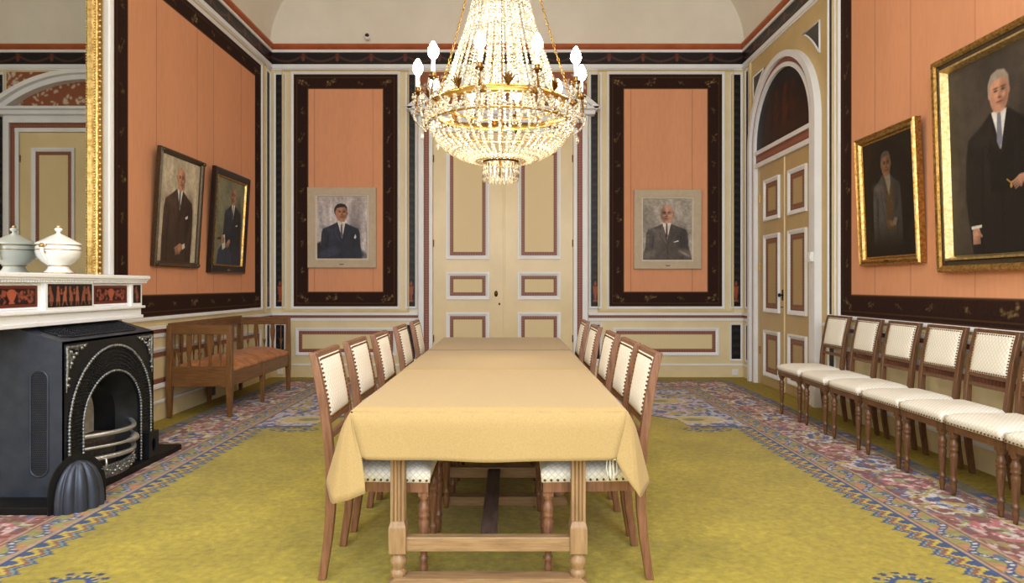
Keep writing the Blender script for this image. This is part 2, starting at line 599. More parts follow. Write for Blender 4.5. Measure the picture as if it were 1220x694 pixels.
def p_fabric(seams, bw=0.215):
    def fn(art, w, h):
        X, Y = art.X, art.Y
        art.c[:] = (46, 28, 23)
        n = fbm(X*90, Y*90, 2)
        art.c *= (0.85+0.3*n)[..., None]
        gold = (96, 72, 40)
        for o in (0.012, 0.052):
            e = np.minimum(np.minimum(X, w-X), np.minimum(Y, h-Y))
            art.mix(1-np.abs(e-o)/0.008, gold, 0.8)
        e = np.minimum(np.minimum(X, w-X), np.minimum(Y, h-Y))
        g = (150, 128, 84)
        m = 0.125
        nx = max(2, int(round((w-0.3)/0.42)))
        for k in range(nx+1):
            x = 0.15+(w-0.3)*k/nx
            big = 0.085 if k in (0, nx) or k == nx//2 else 0.05
            for y in (m, h-m):
                sprig(art, x, y, big, 0.3 if k % 2 else 2.6, g, 12 if big > 0.06 else 6)
        nyy = max(2, int(round((h-0.3)/0.36)))
        for k in range(1, nyy):
            y = 0.15+(h-0.3)*k/nyy
            for x in (m, w-m):
                sprig(art, x, y, 0.05 if k % 3 else 0.075, 1.2+0.6*(k % 2), g, 6)
        # orange cloth in the middle with a rounded-corner look and pale stitching
        dx = np.minimum(X-bw, w-bw-X); dy = np.minimum(Y-bw, h-bw-Y)
        ins = np.minimum(dx, dy)
        art.mix(np.clip(0.5+(ins+0.012)/0.012, 0, 1), (120, 84, 52), 0.7)
        art.mix(np.clip(0.5+ins/0.008, 0, 1), (216, 154, 118))
        inside = np.clip(ins/0.01, 0, 1)
        weave = 1+0.05*(fbm(X*60, Y*8, 3)-0.5)+0.035*(fbm(X*4, Y*0.8, 2)-0.5)
        art.c = np.where(inside[..., None] > 0.5, art.c*weave[..., None], art.c)
        for sx in seams:
            art.mix((1-np.abs(X-sx)/0.007)*inside, (164, 106, 76), 0.75)
    return fn

def p_strip(kind=0):
    """narrow dark pilaster strip with an arabesque and an urn near the foot"""
    def fn(art, w, h):
        X, Y = art.X, art.Y
        art.c[:] = (15, 15, 20)
        cx = w/2
        b = np.array((54, 42, 40)); g = (48, 52, 62)
        art.line([(cx, 0.06), (cx, h-0.06)], 0.005, g, 0.7)
        k = 0; y = 0.08
        while y < h-0.06:
            sub = local(art, 0, w, y-0.07, y+0.07)
            for sg in (-1, 1):
                sub.ell(cx+sg*w*0.24, y, w*0.16, 0.018, g if k % 2 else b, rot=sg*0.6, a=0.75)
                sub.ell(cx+sg*w*0.20, y+0.035, w*0.12, 0.010, b, rot=-sg*0.7, a=0.7)
            sub.ell(cx, y+0.015, w*0.12, 0.02, (74, 46, 38) if k % 3 == 0 else b, a=0.8)
            putback(sub)
            y += 0.11; k += 1
        if kind == 0:      # urn
            u = (150, 74, 48); y = 0.20
            art.poly([(cx-w*.08, y-.10), (cx+w*.08, y-.10), (cx+w*.26, y+.05), (cx+w*.28, y+.09), (cx-w*.28, y+.09), (cx-w*.26, y+.05)], u)
            art.ell(cx, y+.13, w*.12, .035, u)
            art.rect(cx-w*.2, cx+w*.2, y-.13, y-.10, u)
    return fn

def p_redband(horizontal=True, frame=False):
    def fn(art, w, h):
        X, Y = art.X, art.Y
        art.c[:] = (116, 66, 54)
        if horizontal: t, q, th = X, Y, h
        else: t, q, th = Y, X, w
        ph = (t/0.035) % 1.0
        leaf = np.abs(ph-0.5)*2 - (1-np.abs(q/th-0.5)*2)*0.9
        art.mix(np.clip(0.5-leaf*2.5, 0, 1), (178, 122, 100), 0.6)
        art.mix(1-np.abs(q-0.003)/0.006, (96, 40, 30), 0.8)
        art.mix(1-np.abs(q-th+0.003)/0.006, (96, 40, 30), 0.8)
    return fn

def p_panel(inner=(218, 202, 160), band=0.05, red=(116, 66, 52)):
    """flat panel with a red leaf band round a plain field"""
    def fn(art, w, h):
        X, Y = art.X, art.Y
        e = np.minimum(np.minimum(X, w-X), np.minimum(Y, h-Y))
        vert = np.minimum(X, w-X) < np.minimum(Y, h-Y)
        t = np.where(vert, Y, X)
        art.c[:] = red
        ph = np.abs(((t/0.035) % 1.0)-0.5)*2 - (1-np.abs(e/band-0.5)*2)*0.9
        art.mix(np.clip(0.5-ph*2.5, 0, 1), (170, 116, 96), 0.6)
        art.mix(1-np.abs(e-band+0.002)/0.007, (92, 40, 30), 0.9)
        art.mix(0.5+(e-band)/0.005, inner)
    return fn

def p_frieze(art, w, h):
    X, Y = art.X, art.Y
    art.c[:] = (22, 19, 22)
    n = int(round(w/0.47)); p = w/n
    c1 = (116, 56, 38); c2 = (86, 50, 42)
    for k in range(n+1):
        x = k*p
        sub = local(art, x-0.05, x+0.05, 0, h)
        if sub.X.size:
            sub.ell(x, h*0.52, 0.026, h*0.26, c1, a=0.9); sub.ell(x, h*0.86, 0.03, 0.012, c1, a=0.9)
            putback(sub)
    ph = (X/p) % 1.0
    sag = h*0.78 - h*0.5*(4*ph*(1-ph))
    thick = 0.016*(0.6+0.5*np.abs(np.sin(ph*60)))
    art.mix(0.5-(np.abs(Y-sag)-thick)/0.006, c2, 0.85)
    art.mix((1-np.abs(Y-h+0.008)/0.006), (96, 46, 30), 0.8)

def p_vine(art, w, h):
    """white leaf scrolls on red-brown"""
    art.c[:] = (140, 82, 56)
    rr = random.Random(5)
    for k in range(int(w*h*150)):
        x = rr.uniform(0, w); y = rr.uniform(0, h)
        sub = local(art, x-.06, x+.06, y-.06, y+.06)
        if sub.X.size:
            sub.ell(x, y, rr.uniform(.02, .042), rr.uniform(.012, .02), (206, 196, 176), rot=rr.uniform(0, PI), a=.85)
            putback(sub)

# ================================================================== ROOM SHELL
floor = tag(MB().box(XL-.25, XR+.25, YF-.25, YB+.25, -0.12, 0).build('floor', M['carpet']), kind='structure')
wall_left = tag(MB().box(XL-.25, XL, YF-.25, YB+.25, 0, Z_COVE+.02).build('wall_left', M['cream']), kind='structure')
wall_right = tag(MB().box(XR, XR+.25, YF-.25, YB+.25, 0, Z_COVE+.02).build('wall_right', M['cream']), kind='structure')
wall_back = tag(MB().box(XL-.25, XR+.25, YB, YB+.25, 0, 6.3).build('wall_back', M['plaster']), kind='structure')
# the window wall behind the camera: piers, sill and lintel round three tall windows
WINS = ((-2.7, -1.3), (-0.75, 0.65), (1.2, 2.6)); WZ = (1.0, 4.6)
b = MB()
xs = [XL-.25] + [x for w_ in WINS for x in w_] + [XR+.25]
for i in range(0, len(xs), 2): b.box(xs[i], xs[i+1], YF-.25, YF, 0, 6.3)
for x0, x1 in WINS:
    b.box(x0, x1, YF-.25, YF, 0, WZ[0]); b.box(x0, x1, YF-.25, YF, WZ[1], 6.3)
wall_front = tag(b.build('wall_front', M['cream']), kind='structure')
for i, (x0, x1) in enumerate(WINS):
    b = MB()
    b.box(x0, x0+.06, YF-.16, YF-.08, *WZ); b.box(x1-.06, x1, YF-.16, YF-.08, *WZ)
    b.box(x0, x1, YF-.16, YF-.08, WZ[0], WZ[0]+.06); b.box(x0, x1, YF-.16, YF-.08, WZ[1]-.06, WZ[1])
    b.box((x0+x1)/2-.03, (x0+x1)/2+.03, YF-.15, YF-.09, *WZ); b.box(x0, x1, YF-.15, YF-.09, 2.7, 2.76)
    tag(b.build('window_%d' % (i+1), M['white']), kind='structure')

# coved ceiling
prof = []
A_, B_ = 1.35, 1.25
for k in range(21):
    t = PI/2*k/20
    prof.append((XL + A_*(1-math.cos(t)), Z_COVE + B_*math.sin(t)))
pr2 = [(XR - (x-XL), z) for x, z in prof][::-1]
prof = prof + pr2
vs = [(x, y, z) for y in (YF, YB) for x, z in prof]
n = len(prof)
b = MB().add(vs, [(i, i+1, n+i+1, n+i) for i in range(n-1)], True)
ceiling = tag(b.build('ceiling', M['plaster']), kind='structure')

# ---- cornice on each wall: rust roll, white fillet, painted frieze, white fillet
cor = {'back': (XL, XR, wall_back), 'left': (YF, YB, wall_left), 'right': (YF, YB, wall_right)}
ti = 1
for wl, (s0, s1, par) in cor.items():
    root = tag(empty('trim_%d' % ti), kind='structure'); ti += 1
    b = MB()
    prof = [(0, 4.64), (.035, 4.645), (.06, 4.665), (.075, 4.69), (.075, 4.715), (0, 4.717)]
    vs = [W(wl, s, z, d) for s in (s0, s1) for d, z in prof]; n = len(prof)
    b.add(vs, [(i, (i+1) % n, n+(i+1) % n, n+i) for i in range(n)])
    b.build('rust_moulding', M['rust'], root)
    b = MB(); wbox(b, wl, s0, s1, 4.603, 4.64, 0, .05); b.build('upper_fillet', M['white'], root)
    wart('garland_frieze', wl, s0, s1, 4.43, 4.605, .032, .010, p_frieze, M['pattern'], root)
    b = MB(); wbox(b, wl, s0, s1, 4.379, 4.432, 0, .05); wbox(b, wl, s0, s1, 4.36, 4.38, 0, .03)
    b.build('lower_fillet', M['white'], root)

# ---- back wall finish
def dado(wall, segs, parent):
    """chair rail and base board over the stretches segs = ((s0, s1), ...)"""
    for s0, s1 in segs:
        b = MB(); wbox(b, wall, s0, s1, .880, .915, 0, .055); wbox(b, wall, s0, s1, .800, .842, 0, .025); b.build('rail_moulding', M['white'], parent, .004)
        wart('rail_leaf_band', wall, s0, s1, .842, .880, .030, .009, p_redband(True), M['pattern'], parent)
        b = MB(); wbox(b, wall, s0, s1, 0, .165, 0, .022); b.build('plinth', M['cream'], parent)
        b = MB(); wbox(b, wall, s0, s1, .163, .19, 0, .03); b.build('plinth_moulding', M['white'], parent, .004)

def wsheet(wall, s0, s1, z0, z1, d, parent, mat=None, name='wall_panelling'):
    b = MB(); wbox(b, wall, s0, s1, z0, z1, 0, d); return b.build(name, mat or M['cream'], parent)

def strip(wall, s0, s1, z0, z1, parent, kind=0):
    wart('pilaster_ornament', wall, s0, s1, z0, z1, .018, .010, p_strip(kind), M['pattern'], parent)
    b = MB(); wframe(b, wall, s0-.022, s1+.022, z0-.022, z1+.022, .026, .012, .03, .014); b.build('pilaster_moulding', M['white'], parent)

def fabric(wall, s0, s1, z0, z1, seams, parent, res=.010):
    wart('fabric_panel', wall, s0, s1, z0, z1, .02, res, p_fabric(seams), M['wallcloth'], parent)
    b = MB(); wframe(b, wall, s0-.03, s1+.03, z0-.03, z1+.03, .034, .012, .035, .016); b.build('panel_moulding', M['white'], parent)
    b = MB(); wframe(b, wall, s0-.16, s1+.16, z0-.085, z1+.06, .03, .008, .03, .01); b.build('panel_outer_moulding', M['cream_dark'], parent)

wsheet('back', XL, -1.47, 0, 4.37, .012, wall_back)
wsheet('back', 1.27, XR, 0, 4.37, .012, wall_back)
wsheet('back', -1.47, 1.27, 3.4, 4.37, .012, wall_back)
dado('back', ((XL, -1.31), (1.11, XR)), wall_back)
fabric('back', -3.083, -1.598, 1.0, 4.304, (.30, 1.13), wall_back)
fabric('back', 1.402, 3.013, 1.0, 4.304, (.31, 1.18), wall_back)
for s0, s1 in ((-3.335, -3.211), (-1.47, -1.35), (1.142, 1.275), (3.14, 3.275)):
    strip('back', s0, s1, 1.0, 4.30, wall_back, 0)
    strip('back', s0, s1, .255, .745, wall_back, 1)
def dado_panel(wall, s0, s1, parent, z0=.31, z1=.70):
    wart('dado_panel', wall, s0+.04, s1-.04, z0+.04, z1-.04, .016, .010, p_panel(), M['pattern'], parent)
    b = MB(); wframe(b, wall, s0, s1, z0, z1, .045, .012, .035, .016); b.build('dado_moulding', M['white'], parent)
dado_panel('back', -3.05, -1.62, wall_back)
dado_panel('back', 1.46, 2.96, wall_back)

# ---- left wall finish
wsheet('left', YF, YB, 0, 4.37, .012, wall_left)
dado('left', ((5.0, YB),), wall_left)
fabric('left', 5.61, 8.93, 1.0, 4.304, (.68, 1.50, 1.89, 2.66), wall_left)
strip('left', 9.14, 9.255, 1.0, 4.30, wall_left, 0)
strip('left', 9.14, 9.255, .255, .745, wall_left, 1)
dado_panel('left', 5.55, 8.92, wall_left)

# chimney breast
CX = -3.05            # face of the breast
breast = MB().box(XL, CX, 3.48, 4.98, 0, 4.37).build('chimney_breast', M['cream'], wall_left)
b = MB().box(CX, CX+.05, 4.90, 4.955, 1.38, 4.3)
b.build('breast_moulding', M['white'], wall_left, .01)

# ---- right wall finish
DW = 0.045
wsheet('right', YF, 6.93, 0, 4.37, .012, wall_right)
wsheet('right', 9.0, YB, 0, 4.37, .012, wall_right)
dado('right', ((YF, 6.88), (9.03, YB)), wall_right)
fabric('right', 2.10, 6.565, 1.0, 4.304, (.62, 1.15, 1.9, 2.7, 3.5), wall_right)
strip('right', 9.10, 9.20, 1.0, 4.30, wall_right, 1)
strip('right', 9.10, 9.20, .255, .745, wall_right, 1)
strip('right', 6.69, 6.80, 1.0, 4.345, wall_right, 1)
strip('right', 6.69, 6.80, .255, .745, wall_right, 1)
dado_panel('right', 2.2, 6.5, wall_right)
b = MB(); wbox(b, 'right', 9.0, 9.05, 0, 4.37, 0, .04); b.build('door_pilaster', M['cream_dark'], wall_right, .006)

# ================================================================== DOORS
def leaf_panels(wall, leaf, s0, s1, rows, base_d, band=.05):
    for z0, z1 in rows:
        wart('leaf_panel', wall, s0+.045, s1-.045, z0+.045, z1-.045, base_d+.006, .010, p_panel(DOORIN, band, DOORRED), M['pattern'], leaf)
        b = MB(); wframe(b, wall, s0, s1, z0, z1, .052, base_d, base_d+.028, base_d+.006); b.build('leaf_moulding', M['white'], leaf)

DOORIN = (218, 198, 154); DOORRED = (116, 68, 57)
door1 = tag(empty('door_1', (-.1, YB, 0)), kind='structure')
def keep(o, root):            # parent while staying where it was built
    o.parent = root; o.matrix_parent_inverse = root.matrix_world.inverted(); return o
bpy.context.view_layer.update()
X0, X1, XM = -1.095, .890, -.092
root_d1 = door1
root_d1.location = (0, 0, 0)
for i, (a, c_) in enumerate(((X0, XM-.004), (XM+.004, X1))):
    b = MB(); wbox(b, 'back', a, c_, .01, 3.47, 0, .03)
    leaf = b.build('door_leaf', M['door_cream'], root_d1, .004)
    p0, p1 = ((-.908, -.299), (.104, .714))[i]
    leaf_panels('back', leaf, p0, p1, ((.12, .92), (1.104, 1.49), (1.676, 3.25)), .03, .052)
    s = (XM-.075) if i == 0 else None
    if i == 0:
        k = MB()
        k.lathe([(0, .05), (.016, .05), (.022, .042), (.022, .034), (.012, .026), (.012, 0)], 16, Matrix.Translation((s-.035, YB-.03, 1.185)) @ Matrix.Rotation(PI/2, 4, 'X'))
        k.lathe([(0, .006), (.024, .006), (.026, 0)], 18, Matrix.Translation((s-.035, YB-.03, 1.185)) @ Matrix.Rotation(PI/2, 4, 'X') @ Matrix.Diagonal((1, 1.7, 1, 1)))
        k.build('door_knob', M['brass_dark'], leaf)
        k = MB(); k.lathe([(0, .006), (.011, .006), (.013, 0)], 14, Matrix.Translation((s+.012, YB-.03, 1.04)) @ Matrix.Rotation(PI/2, 4, 'X') @ Matrix.Diagonal((1, 1.5, 1, 1)))
        k.build('keyhole_plate', M['brass_dark'], leaf)
    for z in (.55, 1.9, 3.1):
        hx = X0+.005 if i == 0 else X1-.005
        k = MB(); k.lathe([(.009, -.05), (.009, .05)], 10, Matrix.Translation((hx, YB-.034, z)))
        k.build('hinge', M['brass_dark'], leaf)
b = MB(); wbox(b, 'back', XM-.012, XM+.016, .01, 3.47, .03, .042); b.build('meeting_bead', M['door_cream'], root_d1, .004)
# casing: white, red leaf band, white
for s_in, sg in ((X0, -1), (X1, 1)):
    def seg(o0, o1): return tuple(sorted((s_in+sg*o0, s_in+sg*o1)))
    b = MB(); wbox(b, 'back', *seg(.004, .058), 0, 3.53, 0, .055); wbox(b, 'back', *seg(.128, .205), 0, 3.68, 0, .075); b.build('door_casing', M['white'], root_d1, .006)
    wart('casing_leaf_band', 'back', *seg(.056, .130), 0, 3.62, .04, .010, p_redband(False), M['pattern'], root_d1)
b = MB(); wbox(b, 'back', X0-.060, X1+.060, 3.473, 3.532, 0, .058); wbox(b, 'back', X0-.208, X1+.208, 3.60, 3.70, 0, .079)
wbox(b, 'back', X0-.30, X1+.30, 3.70, 3.76, 0, .16); wbox(b, 'back', X0-.36, X1+.36, 3.76, 3.80, 0, .22); b.build('door_entablature', M['white'], root_d1, .006)
wart('head_leaf_band', 'back', X0-.13, X1+.13, 3.53, 3.602, .043, .010, p_redband(True), M['pattern'], root_d1)
# segmental pediment with a painted tympanum
hw = 1.345; rise = .53; R = (hw*hw+rise*rise)/(2*rise); zc = 3.79+rise-R; xm = (X0+X1)/2
def arc_pts(r, n=40):
    a = math.asin(min(1, hw/R))*1.0
    return [(xm+r*math.sin(-a+2*a*k/n), zc+r*math.cos(-a+2*a*k/n)) for k in range(n+1)]
o_ = arc_pts(R); i_ = arc_pts(R-.13); m_ = arc_pts(R-.06)
b = MB()
def arcband(b, outer, inner, d0, d1):
    n = len(outer)
    vs = [W('back', s, z, d) for d in (d0, d1) for pl in (outer, inner) for s, z in pl]
    fs = []
    for i in range(n-1):
        fs += [(2*n+i, 2*n+i+1, 3*n+i+1, 3*n+i), (i, i+1, 2*n+i+1, 2*n+i), (n+i, 3*n+i, 3*n+i+1, n+i+1)]
    fs += [(0, 2*n, 3*n, n), (n-1, 2*n-1, 4*n-1, 3*n-1)]
    b.add(vs, fs)
arcband(b, o_, m_, 0, .22); arcband(b, m_, i_, 0, .15)
b.build('door_pediment', M['white'], root_d1)
def tymp(name, z0, z1, s0, s1, inside):
    xs = np.linspace(s0, s1, int((s1-s0)/.012)); ys = np.linspace(z0, z1, int((z1-z0)/.012))
    art = Art(xs-s0, ys-z0, (0, 0, 0)); p_vine(art, s1-s0, z1-z0)
    return art_mesh(name, art, lambda X, Y: np.stack([X+s0, np.full_like(X, YB-inside), Y+z0], -1), M['pattern'], root_d1)
tymp('tympanum', 3.80, 4.235, xm-.95, xm+.95, .03)
tymp('overdoor_panel', 3.86, 4.335, -1.30, 1.09, .02)

# ---- right wall door: arched, in the frame of the wall
door2 = tag(empty('door_2'), kind='structure')
Y0, Y1, YM = 7.112, 8.667, 7.89; ZD = 2.86; YC = 7.966-.04; ZS = 3.12
YC = (8.957+6.975)/2; RO = .991
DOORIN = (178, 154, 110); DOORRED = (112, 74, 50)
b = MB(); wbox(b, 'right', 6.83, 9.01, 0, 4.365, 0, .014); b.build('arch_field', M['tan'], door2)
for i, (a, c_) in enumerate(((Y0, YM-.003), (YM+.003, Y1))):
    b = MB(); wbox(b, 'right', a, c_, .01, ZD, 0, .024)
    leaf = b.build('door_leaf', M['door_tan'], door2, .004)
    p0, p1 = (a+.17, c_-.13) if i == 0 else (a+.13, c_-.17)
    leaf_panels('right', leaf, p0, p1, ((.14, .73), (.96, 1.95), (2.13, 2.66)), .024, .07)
    if i == 1:
        k = MB()
        k.lathe([(0, .06), (.018, .058), (.024, .048), (.02, .036), (.009, .028), (.009, 0)], 16, Matrix.Translation((XR-.02, a+.05, 1.185)) @ Matrix.Rotation(-PI/2, 4, 'Y'))
        k.box(XR-.028, XR-.018, a+.028, a+.072, 1.12, 1.25)
        k.build('door_knob', M['iron_dark'], leaf)
        k = MB().tube([(XR-.02, a+.05, 1.04), (XR-.05, a+.05, 1.04)], .006, 8); k.build('key', M['brass_dark'], leaf)
    for z in (.45, 1.55, 2.45):
        hy = Y0+.004 if i == 0 else Y1-.004
        k = MB(); k.lathe([(.011, -.05), (.011, .05)], 10, Matrix.Translation((XR-.03, hy, z)))
        k.build('hinge', M['brass'], leaf)
b = MB(); wbox(b, 'right', YM-.014, YM+.014, .01, ZD, .02, .034); b.build('meeting_bead', M['door_cream'], door2, .004)
def arch_poly(r, n=32, z_base=0.0):
    pts = [(YC-r, z_base)]
    pts += [(YC-r*math.cos(PI*k/n), ZS+r*math.sin(PI*k/n)) for k in range(n+1)]
    pts += [(YC+r, z_base)]
    return pts
def archband(ro, ri, d0, d1, name, mat, z_base=0.0, bev=0):
    o = arch_poly(ro, 40, z_base); i2 = arch_poly(ri, 40, z_base); n = len(o)
    vs = [W('right', s, z, d) for d in (d0, d1) for pl in (o, i2) for s, z in pl]
    fs = []
    for i in range(n-1):
        fs += [(2*n+i, 3*n+i, 3*n+i+1, 2*n+i+1), (i, 2*n+i, 2*n+i+1, i+1), (n+i, n+i+1, 3*n+i+1, 3*n+i)]
    return MB().add(vs, fs).build(name, mat, door2)
archband(RO, RO-.075, 0, .09, 'arch_casing', M['white'])
# red leaf band between the two white rolls, follows the arch
def arch_ribbon(ro, ri, d, name):
    L1 = ZS; L2 = PI*(ro+ri)/2; L = 2*L1+L2; w = ro-ri
    xs = np.linspace(0, L, int(L/.012)); ys = np.linspace(0, w, 6)
    art = Art(xs, ys, (0, 0, 0)); p_redband(True)(art, L, w)
    def place(X, Y):
        r = ri+Y
        out = np.zeros(X.shape+(3,)); out[..., 0] = XR-d
        t = np.clip((X-L1)/L2, 0, 1)*PI
        y = YC-r*np.cos(t); z = np.where(X < L1, X, np.where(X > L1+L2, L-X, ZS+r*np.sin(t)))
        out[..., 1] = y; out[..., 2] = z
        return out
    return art_mesh(name, art, place, M['pattern'], door2)
arch_ribbon(RO-.073, RO-.135, .05, 'arch_leaf_band')
archband(RO-.133, RO-.185, 0, .065, 'arch_inner_roll', M['white'])
RI = RO-.18
b = MB(); wbox(b, 'right', YC-RI, YC+RI, ZD, ZD+.06, 0, .06); wbox(b, 'right', YC-RI, YC+RI, 3.03, 3.085, 0, .06); b.build('transom_moulding', M['white'], door2, .006)
wart('transom_leaf_band', 'right', YC-RI, YC+RI, ZD+.055, 3.032, .04, .011, p_redband(True), M['pattern'], door2)
# lunette painting over the door: dark ground with dim red figures
nr, na = 30, 70
lun = Art(np.linspace(-RI, RI, 150), np.linspace(0, RI+.05, 80), (18, 11, 13))
for x, c_ in ((-.42, (52, 17, 15)), (-.18, (66, 21, 16)), (.08, (82, 23, 17)), (.30, (58, 18, 15))):
    lun.ell(x, .30, .075, .26, c_, .05, .12*(x*3), .75); lun.ell(x+.02, .60, .045, .06, np.array(c_)*1.1, .03, 0, .8)
    lun.ell(x+.09, .34, .10, .03, c_, .03, .6, .7)
lun.ell(-.05, .12, .6, .07, (46, 24, 18), .05, 0, .8)
lun.c *= (0.8+0.4*fbm(lun.X*9, lun.Y*9))[..., None]
def lun_place(X, Y):
    lim = np.sqrt(np.maximum(RI**2-X**2, 0))+.045
    y = np.minimum(Y*1.0, lim)
    return np.stack([np.full_like(X, XR-.03), YC-X, 3.075+y], -1)
art_mesh('lunette', lun, lun_place, M['pattern'], door2)
# spandrel panels between the arch and the cornice
for sg, ys in ((-1, 7.01), (1, 8.92)):
    pts = [(ys, 4.137)]
    zc_ = 4.137; rr_ = 1.165
    a0 = math.asin((zc_-ZS)/rr_); y_top = YC+sg*rr_*math.cos(a0)
    z_side = ZS+math.sqrt(max(rr_**2-(ys-YC)**2, 0))
    a1 = math.asin((z_side-ZS)/rr_)
    arc = [(YC+sg*rr_*math.cos(a0+(a1-a0)*k/12), ZS+rr_*math.sin(a0+(a1-a0)*k/12)) for k in range(13)]
    poly = [(ys, 4.137)]+arc
    b = MB(); n = len(poly)
    b.add([W('right', s, z, .016) for s, z in poly], [tuple(range(n)) if sg > 0 else tuple(range(n))[::-1]])
    b.build('spandrel_panel', M['frame_black'], door2)
    b = MB(); ring = [W('right', s, z, .018) for s, z in poly]
    b.tube(ring, .012, 6, True); b.build('spandrel_moulding', M['white'], door2)

# ================================================================== RUG
def build_rug():
    xc = -.085; half = 3.06; y1 = 8.97; y0 = -.9
    xs = np.arange(xc-half, xc+half+.0001, .0095)
    ys = np.concatenate([np.arange(y0, 2.6, .05), np.arange(2.6, 4.6, .007), np.arange(4.6, y1, .0115), [y1]])
    art = Art(xs, ys, (0, 0, 0))
    X, Y = art.X, art.Y
    a = np.abs(X-xc)
    eS = half-a; eE = y1-Y
    e = np.minimum(eS, eE)
    side = eS < eE
    t = np.where(side, Y, X-xc+20)          # running length
    rot = np.where(side, np.sign(X-xc), 1)
    c = art.c
    # field
    f1 = fbm(X*3.2, Y*3.2, 4); f2 = fbm(X*26, Y*40, 3)
    base = np.array((156, 140, 44.)); 
    c[:] = base*(0.86+0.22*f1+0.10*f2)[..., None]
    def put(m, col, al=1.0):
        nonlocal c
        mm = (np.clip(m, 0, 1)*al)[..., None]
        c = c*(1-mm)+np.array(col, float)*mm
    BLUE = (44, 70, 116); NAVY = (40, 56, 96); TAN = (168, 138, 120); RUST = (126, 82, 62); YEL = (186, 164, 60); OLV = (146, 140, 82)
    WHT = (206, 198, 196); PINK = (172, 108, 104); RED = (118, 66, 62); TEAL = (120, 148, 150); LAV = (178, 176, 190)
    # corner spandrels at the far end
    yb = np.interp(a, [0, .3, .9, 1.40, 1.62, 1.70, 1.74, 2.2, 2.3], [7.8, 7.7, 7.15, 6.62, 6.40, 6.30, 6.02, 5.98, 5.95])
    sp = (Y > yb) & (e > .76)
    spd = Y-yb
    put(sp*1.0, LAV)
    n1 = fbm(X*11+3, Y*8, 2); n2 = fbm(X*24+50, Y*16+9, 2); n3 = fbm(X*14+90, Y*10+70, 2)
    n1 = fbm(X*26+3, Y*17, 2)
    put(sp*np.clip((n1-.47)*18, 0, 1), (66, 84, 126), .9)
    put(sp*np.clip((n2-.60)*18, 0, 1), (190, 150, 160), .8)
    put(sp*np.clip((n3-.64)*18, 0, 1), (172, 150, 84), .9)
    for px_, py_ in ((1.86, 6.33), (1.30, 6.95), (1.75, 7.35), (.6, 7.75)):
        d = ((a-px_)/.26)**2+((Y-py_)/.16)**2
        put(sp*(1-np.abs(d-1.2)/.4), (206, 196, 176)); put(sp*(1-d)*6, (190, 172, 116)); put(sp*(.22-d)*9, (130, 128, 80))
    put((np.abs(spd-.02) < .03)*(e > .76)*1.0, BLUE, .9)
    put((np.abs(spd+.03) < .018)*(e > .76)*1.0, (150, 132, 60), .8)
    # zigzag guard along the open field
    zz = np.abs(((Y/.107) % 1.0)-.5)*2
    zq = np.floor(zz*4+.5)/4
    tt = (2.285+.0-a)           # distance inwards from the tan line
    depth = .168-.055*zq        # where the zigzag ends
    k = depth-tt
    open_ = (~(Y > yb)) & (eE > .76) & (tt > 0)
    put(open_*(k > 0), BLUE)
    put(open_*((k > .022) & (k < .034)), TEAL)
    put(open_*((k > .034) & (k < .064)), RUST)
    put(open_*((k > .064) & (k < .090)), YEL)
    dash = (np.abs(((Y/.107+.5) % 1.0)-.5) < .22) & (tt > .022) & (tt < .036)
    put(open_*dash*(k > .092), YEL)
    # far-end guard where there is no zigzag
    put(((e > .755) & (e < .79) & ((Y > yb) | (eE < .8)))*1.0, (96, 84, 84))
    # tan lines, rope band
    put((e < .775)*1.0, TAN)
    rope = (e > .612) & (e < .750)
    put(rope*1.0, OLV)
    q = (e-.612)/.138
    put(rope*np.clip((fbm(t*16, q*3+5, 2)-.52)*16, 0, 1), (176, 120, 84), .85)
    put(rope*np.clip((fbm(t*14+40, q*2+5, 2)-.56)*16, 0, 1), (126, 128, 74), .8)
    wv = .5+.30*np.sin(t/.24*2*PI)
    dist = np.abs(q-wv)
    put(rope*(dist < .17), BLUE, .95)
    put(rope*(dist < .09)*(((t/.036) % 1.0) < .5), WHT, .9)
    for sh in (0., .5):
        qq = ((t/.24+sh) % 1.0)-.5
        put(rope*np.clip(1.2-((qq*.24/.035)**2+((q-(.22 if sh else .78))/.16)**2), 0, 1)*3, (60, 88, 128) if sh else (190, 128, 96), .8)
    put(((e > .752) & (e < .757))*1.0, (120, 76, 60)); put(((e > .604) & (e < .612))*1.0, (110, 66, 52))
    # main red border with big flower heads and scrolling leaves
    red = (e < .587) & (e > .135)
    put(red*1.0, RED)
    q = (e-.135)/.452
    put(red*np.clip((fbm(t*9, q*5, 2)-.58)*18, 0, 1), PINK, .9)
    put(red*np.clip((fbm(t*11+60, q*6+20, 2)-.60)*18, 0, 1), (124, 90, 74), .9)
    put(red*np.clip((fbm(t*14+20, q*8+80, 2)-.65)*20, 0, 1), WHT, .8)
    put(red*np.clip((fbm(t*13+90, q*7+33, 2)-.63)*20, 0, 1), (150, 136, 84), .9)
    put(red*np.clip((fbm(t*12+10, q*7+133, 2)-.64)*20, 0, 1), (88, 100, 142), .9)
    P = .86
    t_ = t; q_ = q
    t = t+.16*(fbm(X*7, Y*7, 3)-.5)+.10*(fbm(X*1.3+9, Y*1.3, 2)-.5); q = q+.42*(fbm(X*6+40, Y*6+11, 3)-.5)
    for ph, col_out, col_mid, col_in, ww in ((0., WHT, (62, 80, 130), (180, 156, 76), .2), (.5, (176, 100, 104), (180, 108, 110), (140, 142, 100), .17)):
        qq = (((t/P+ph) % 1.0)-.5)*P
        ang = np.arctan2((q-.5)*.45, qq)
        r = np.sqrt((qq/ww)**2+(((q-.5)*.45)/.15)**2)*(1+.10*np.cos(9*ang))
        put(red*(r < 1.0), col_out)
        put(red*(r < .78), col_mid)
        put(red*(r < .78)*np.clip((fbm(t*30, q*16, 2)-.55)*14, 0, 1), (176, 170, 196) if ph == 0 else WHT, .9)
        put(red*(r < .34), col_in)
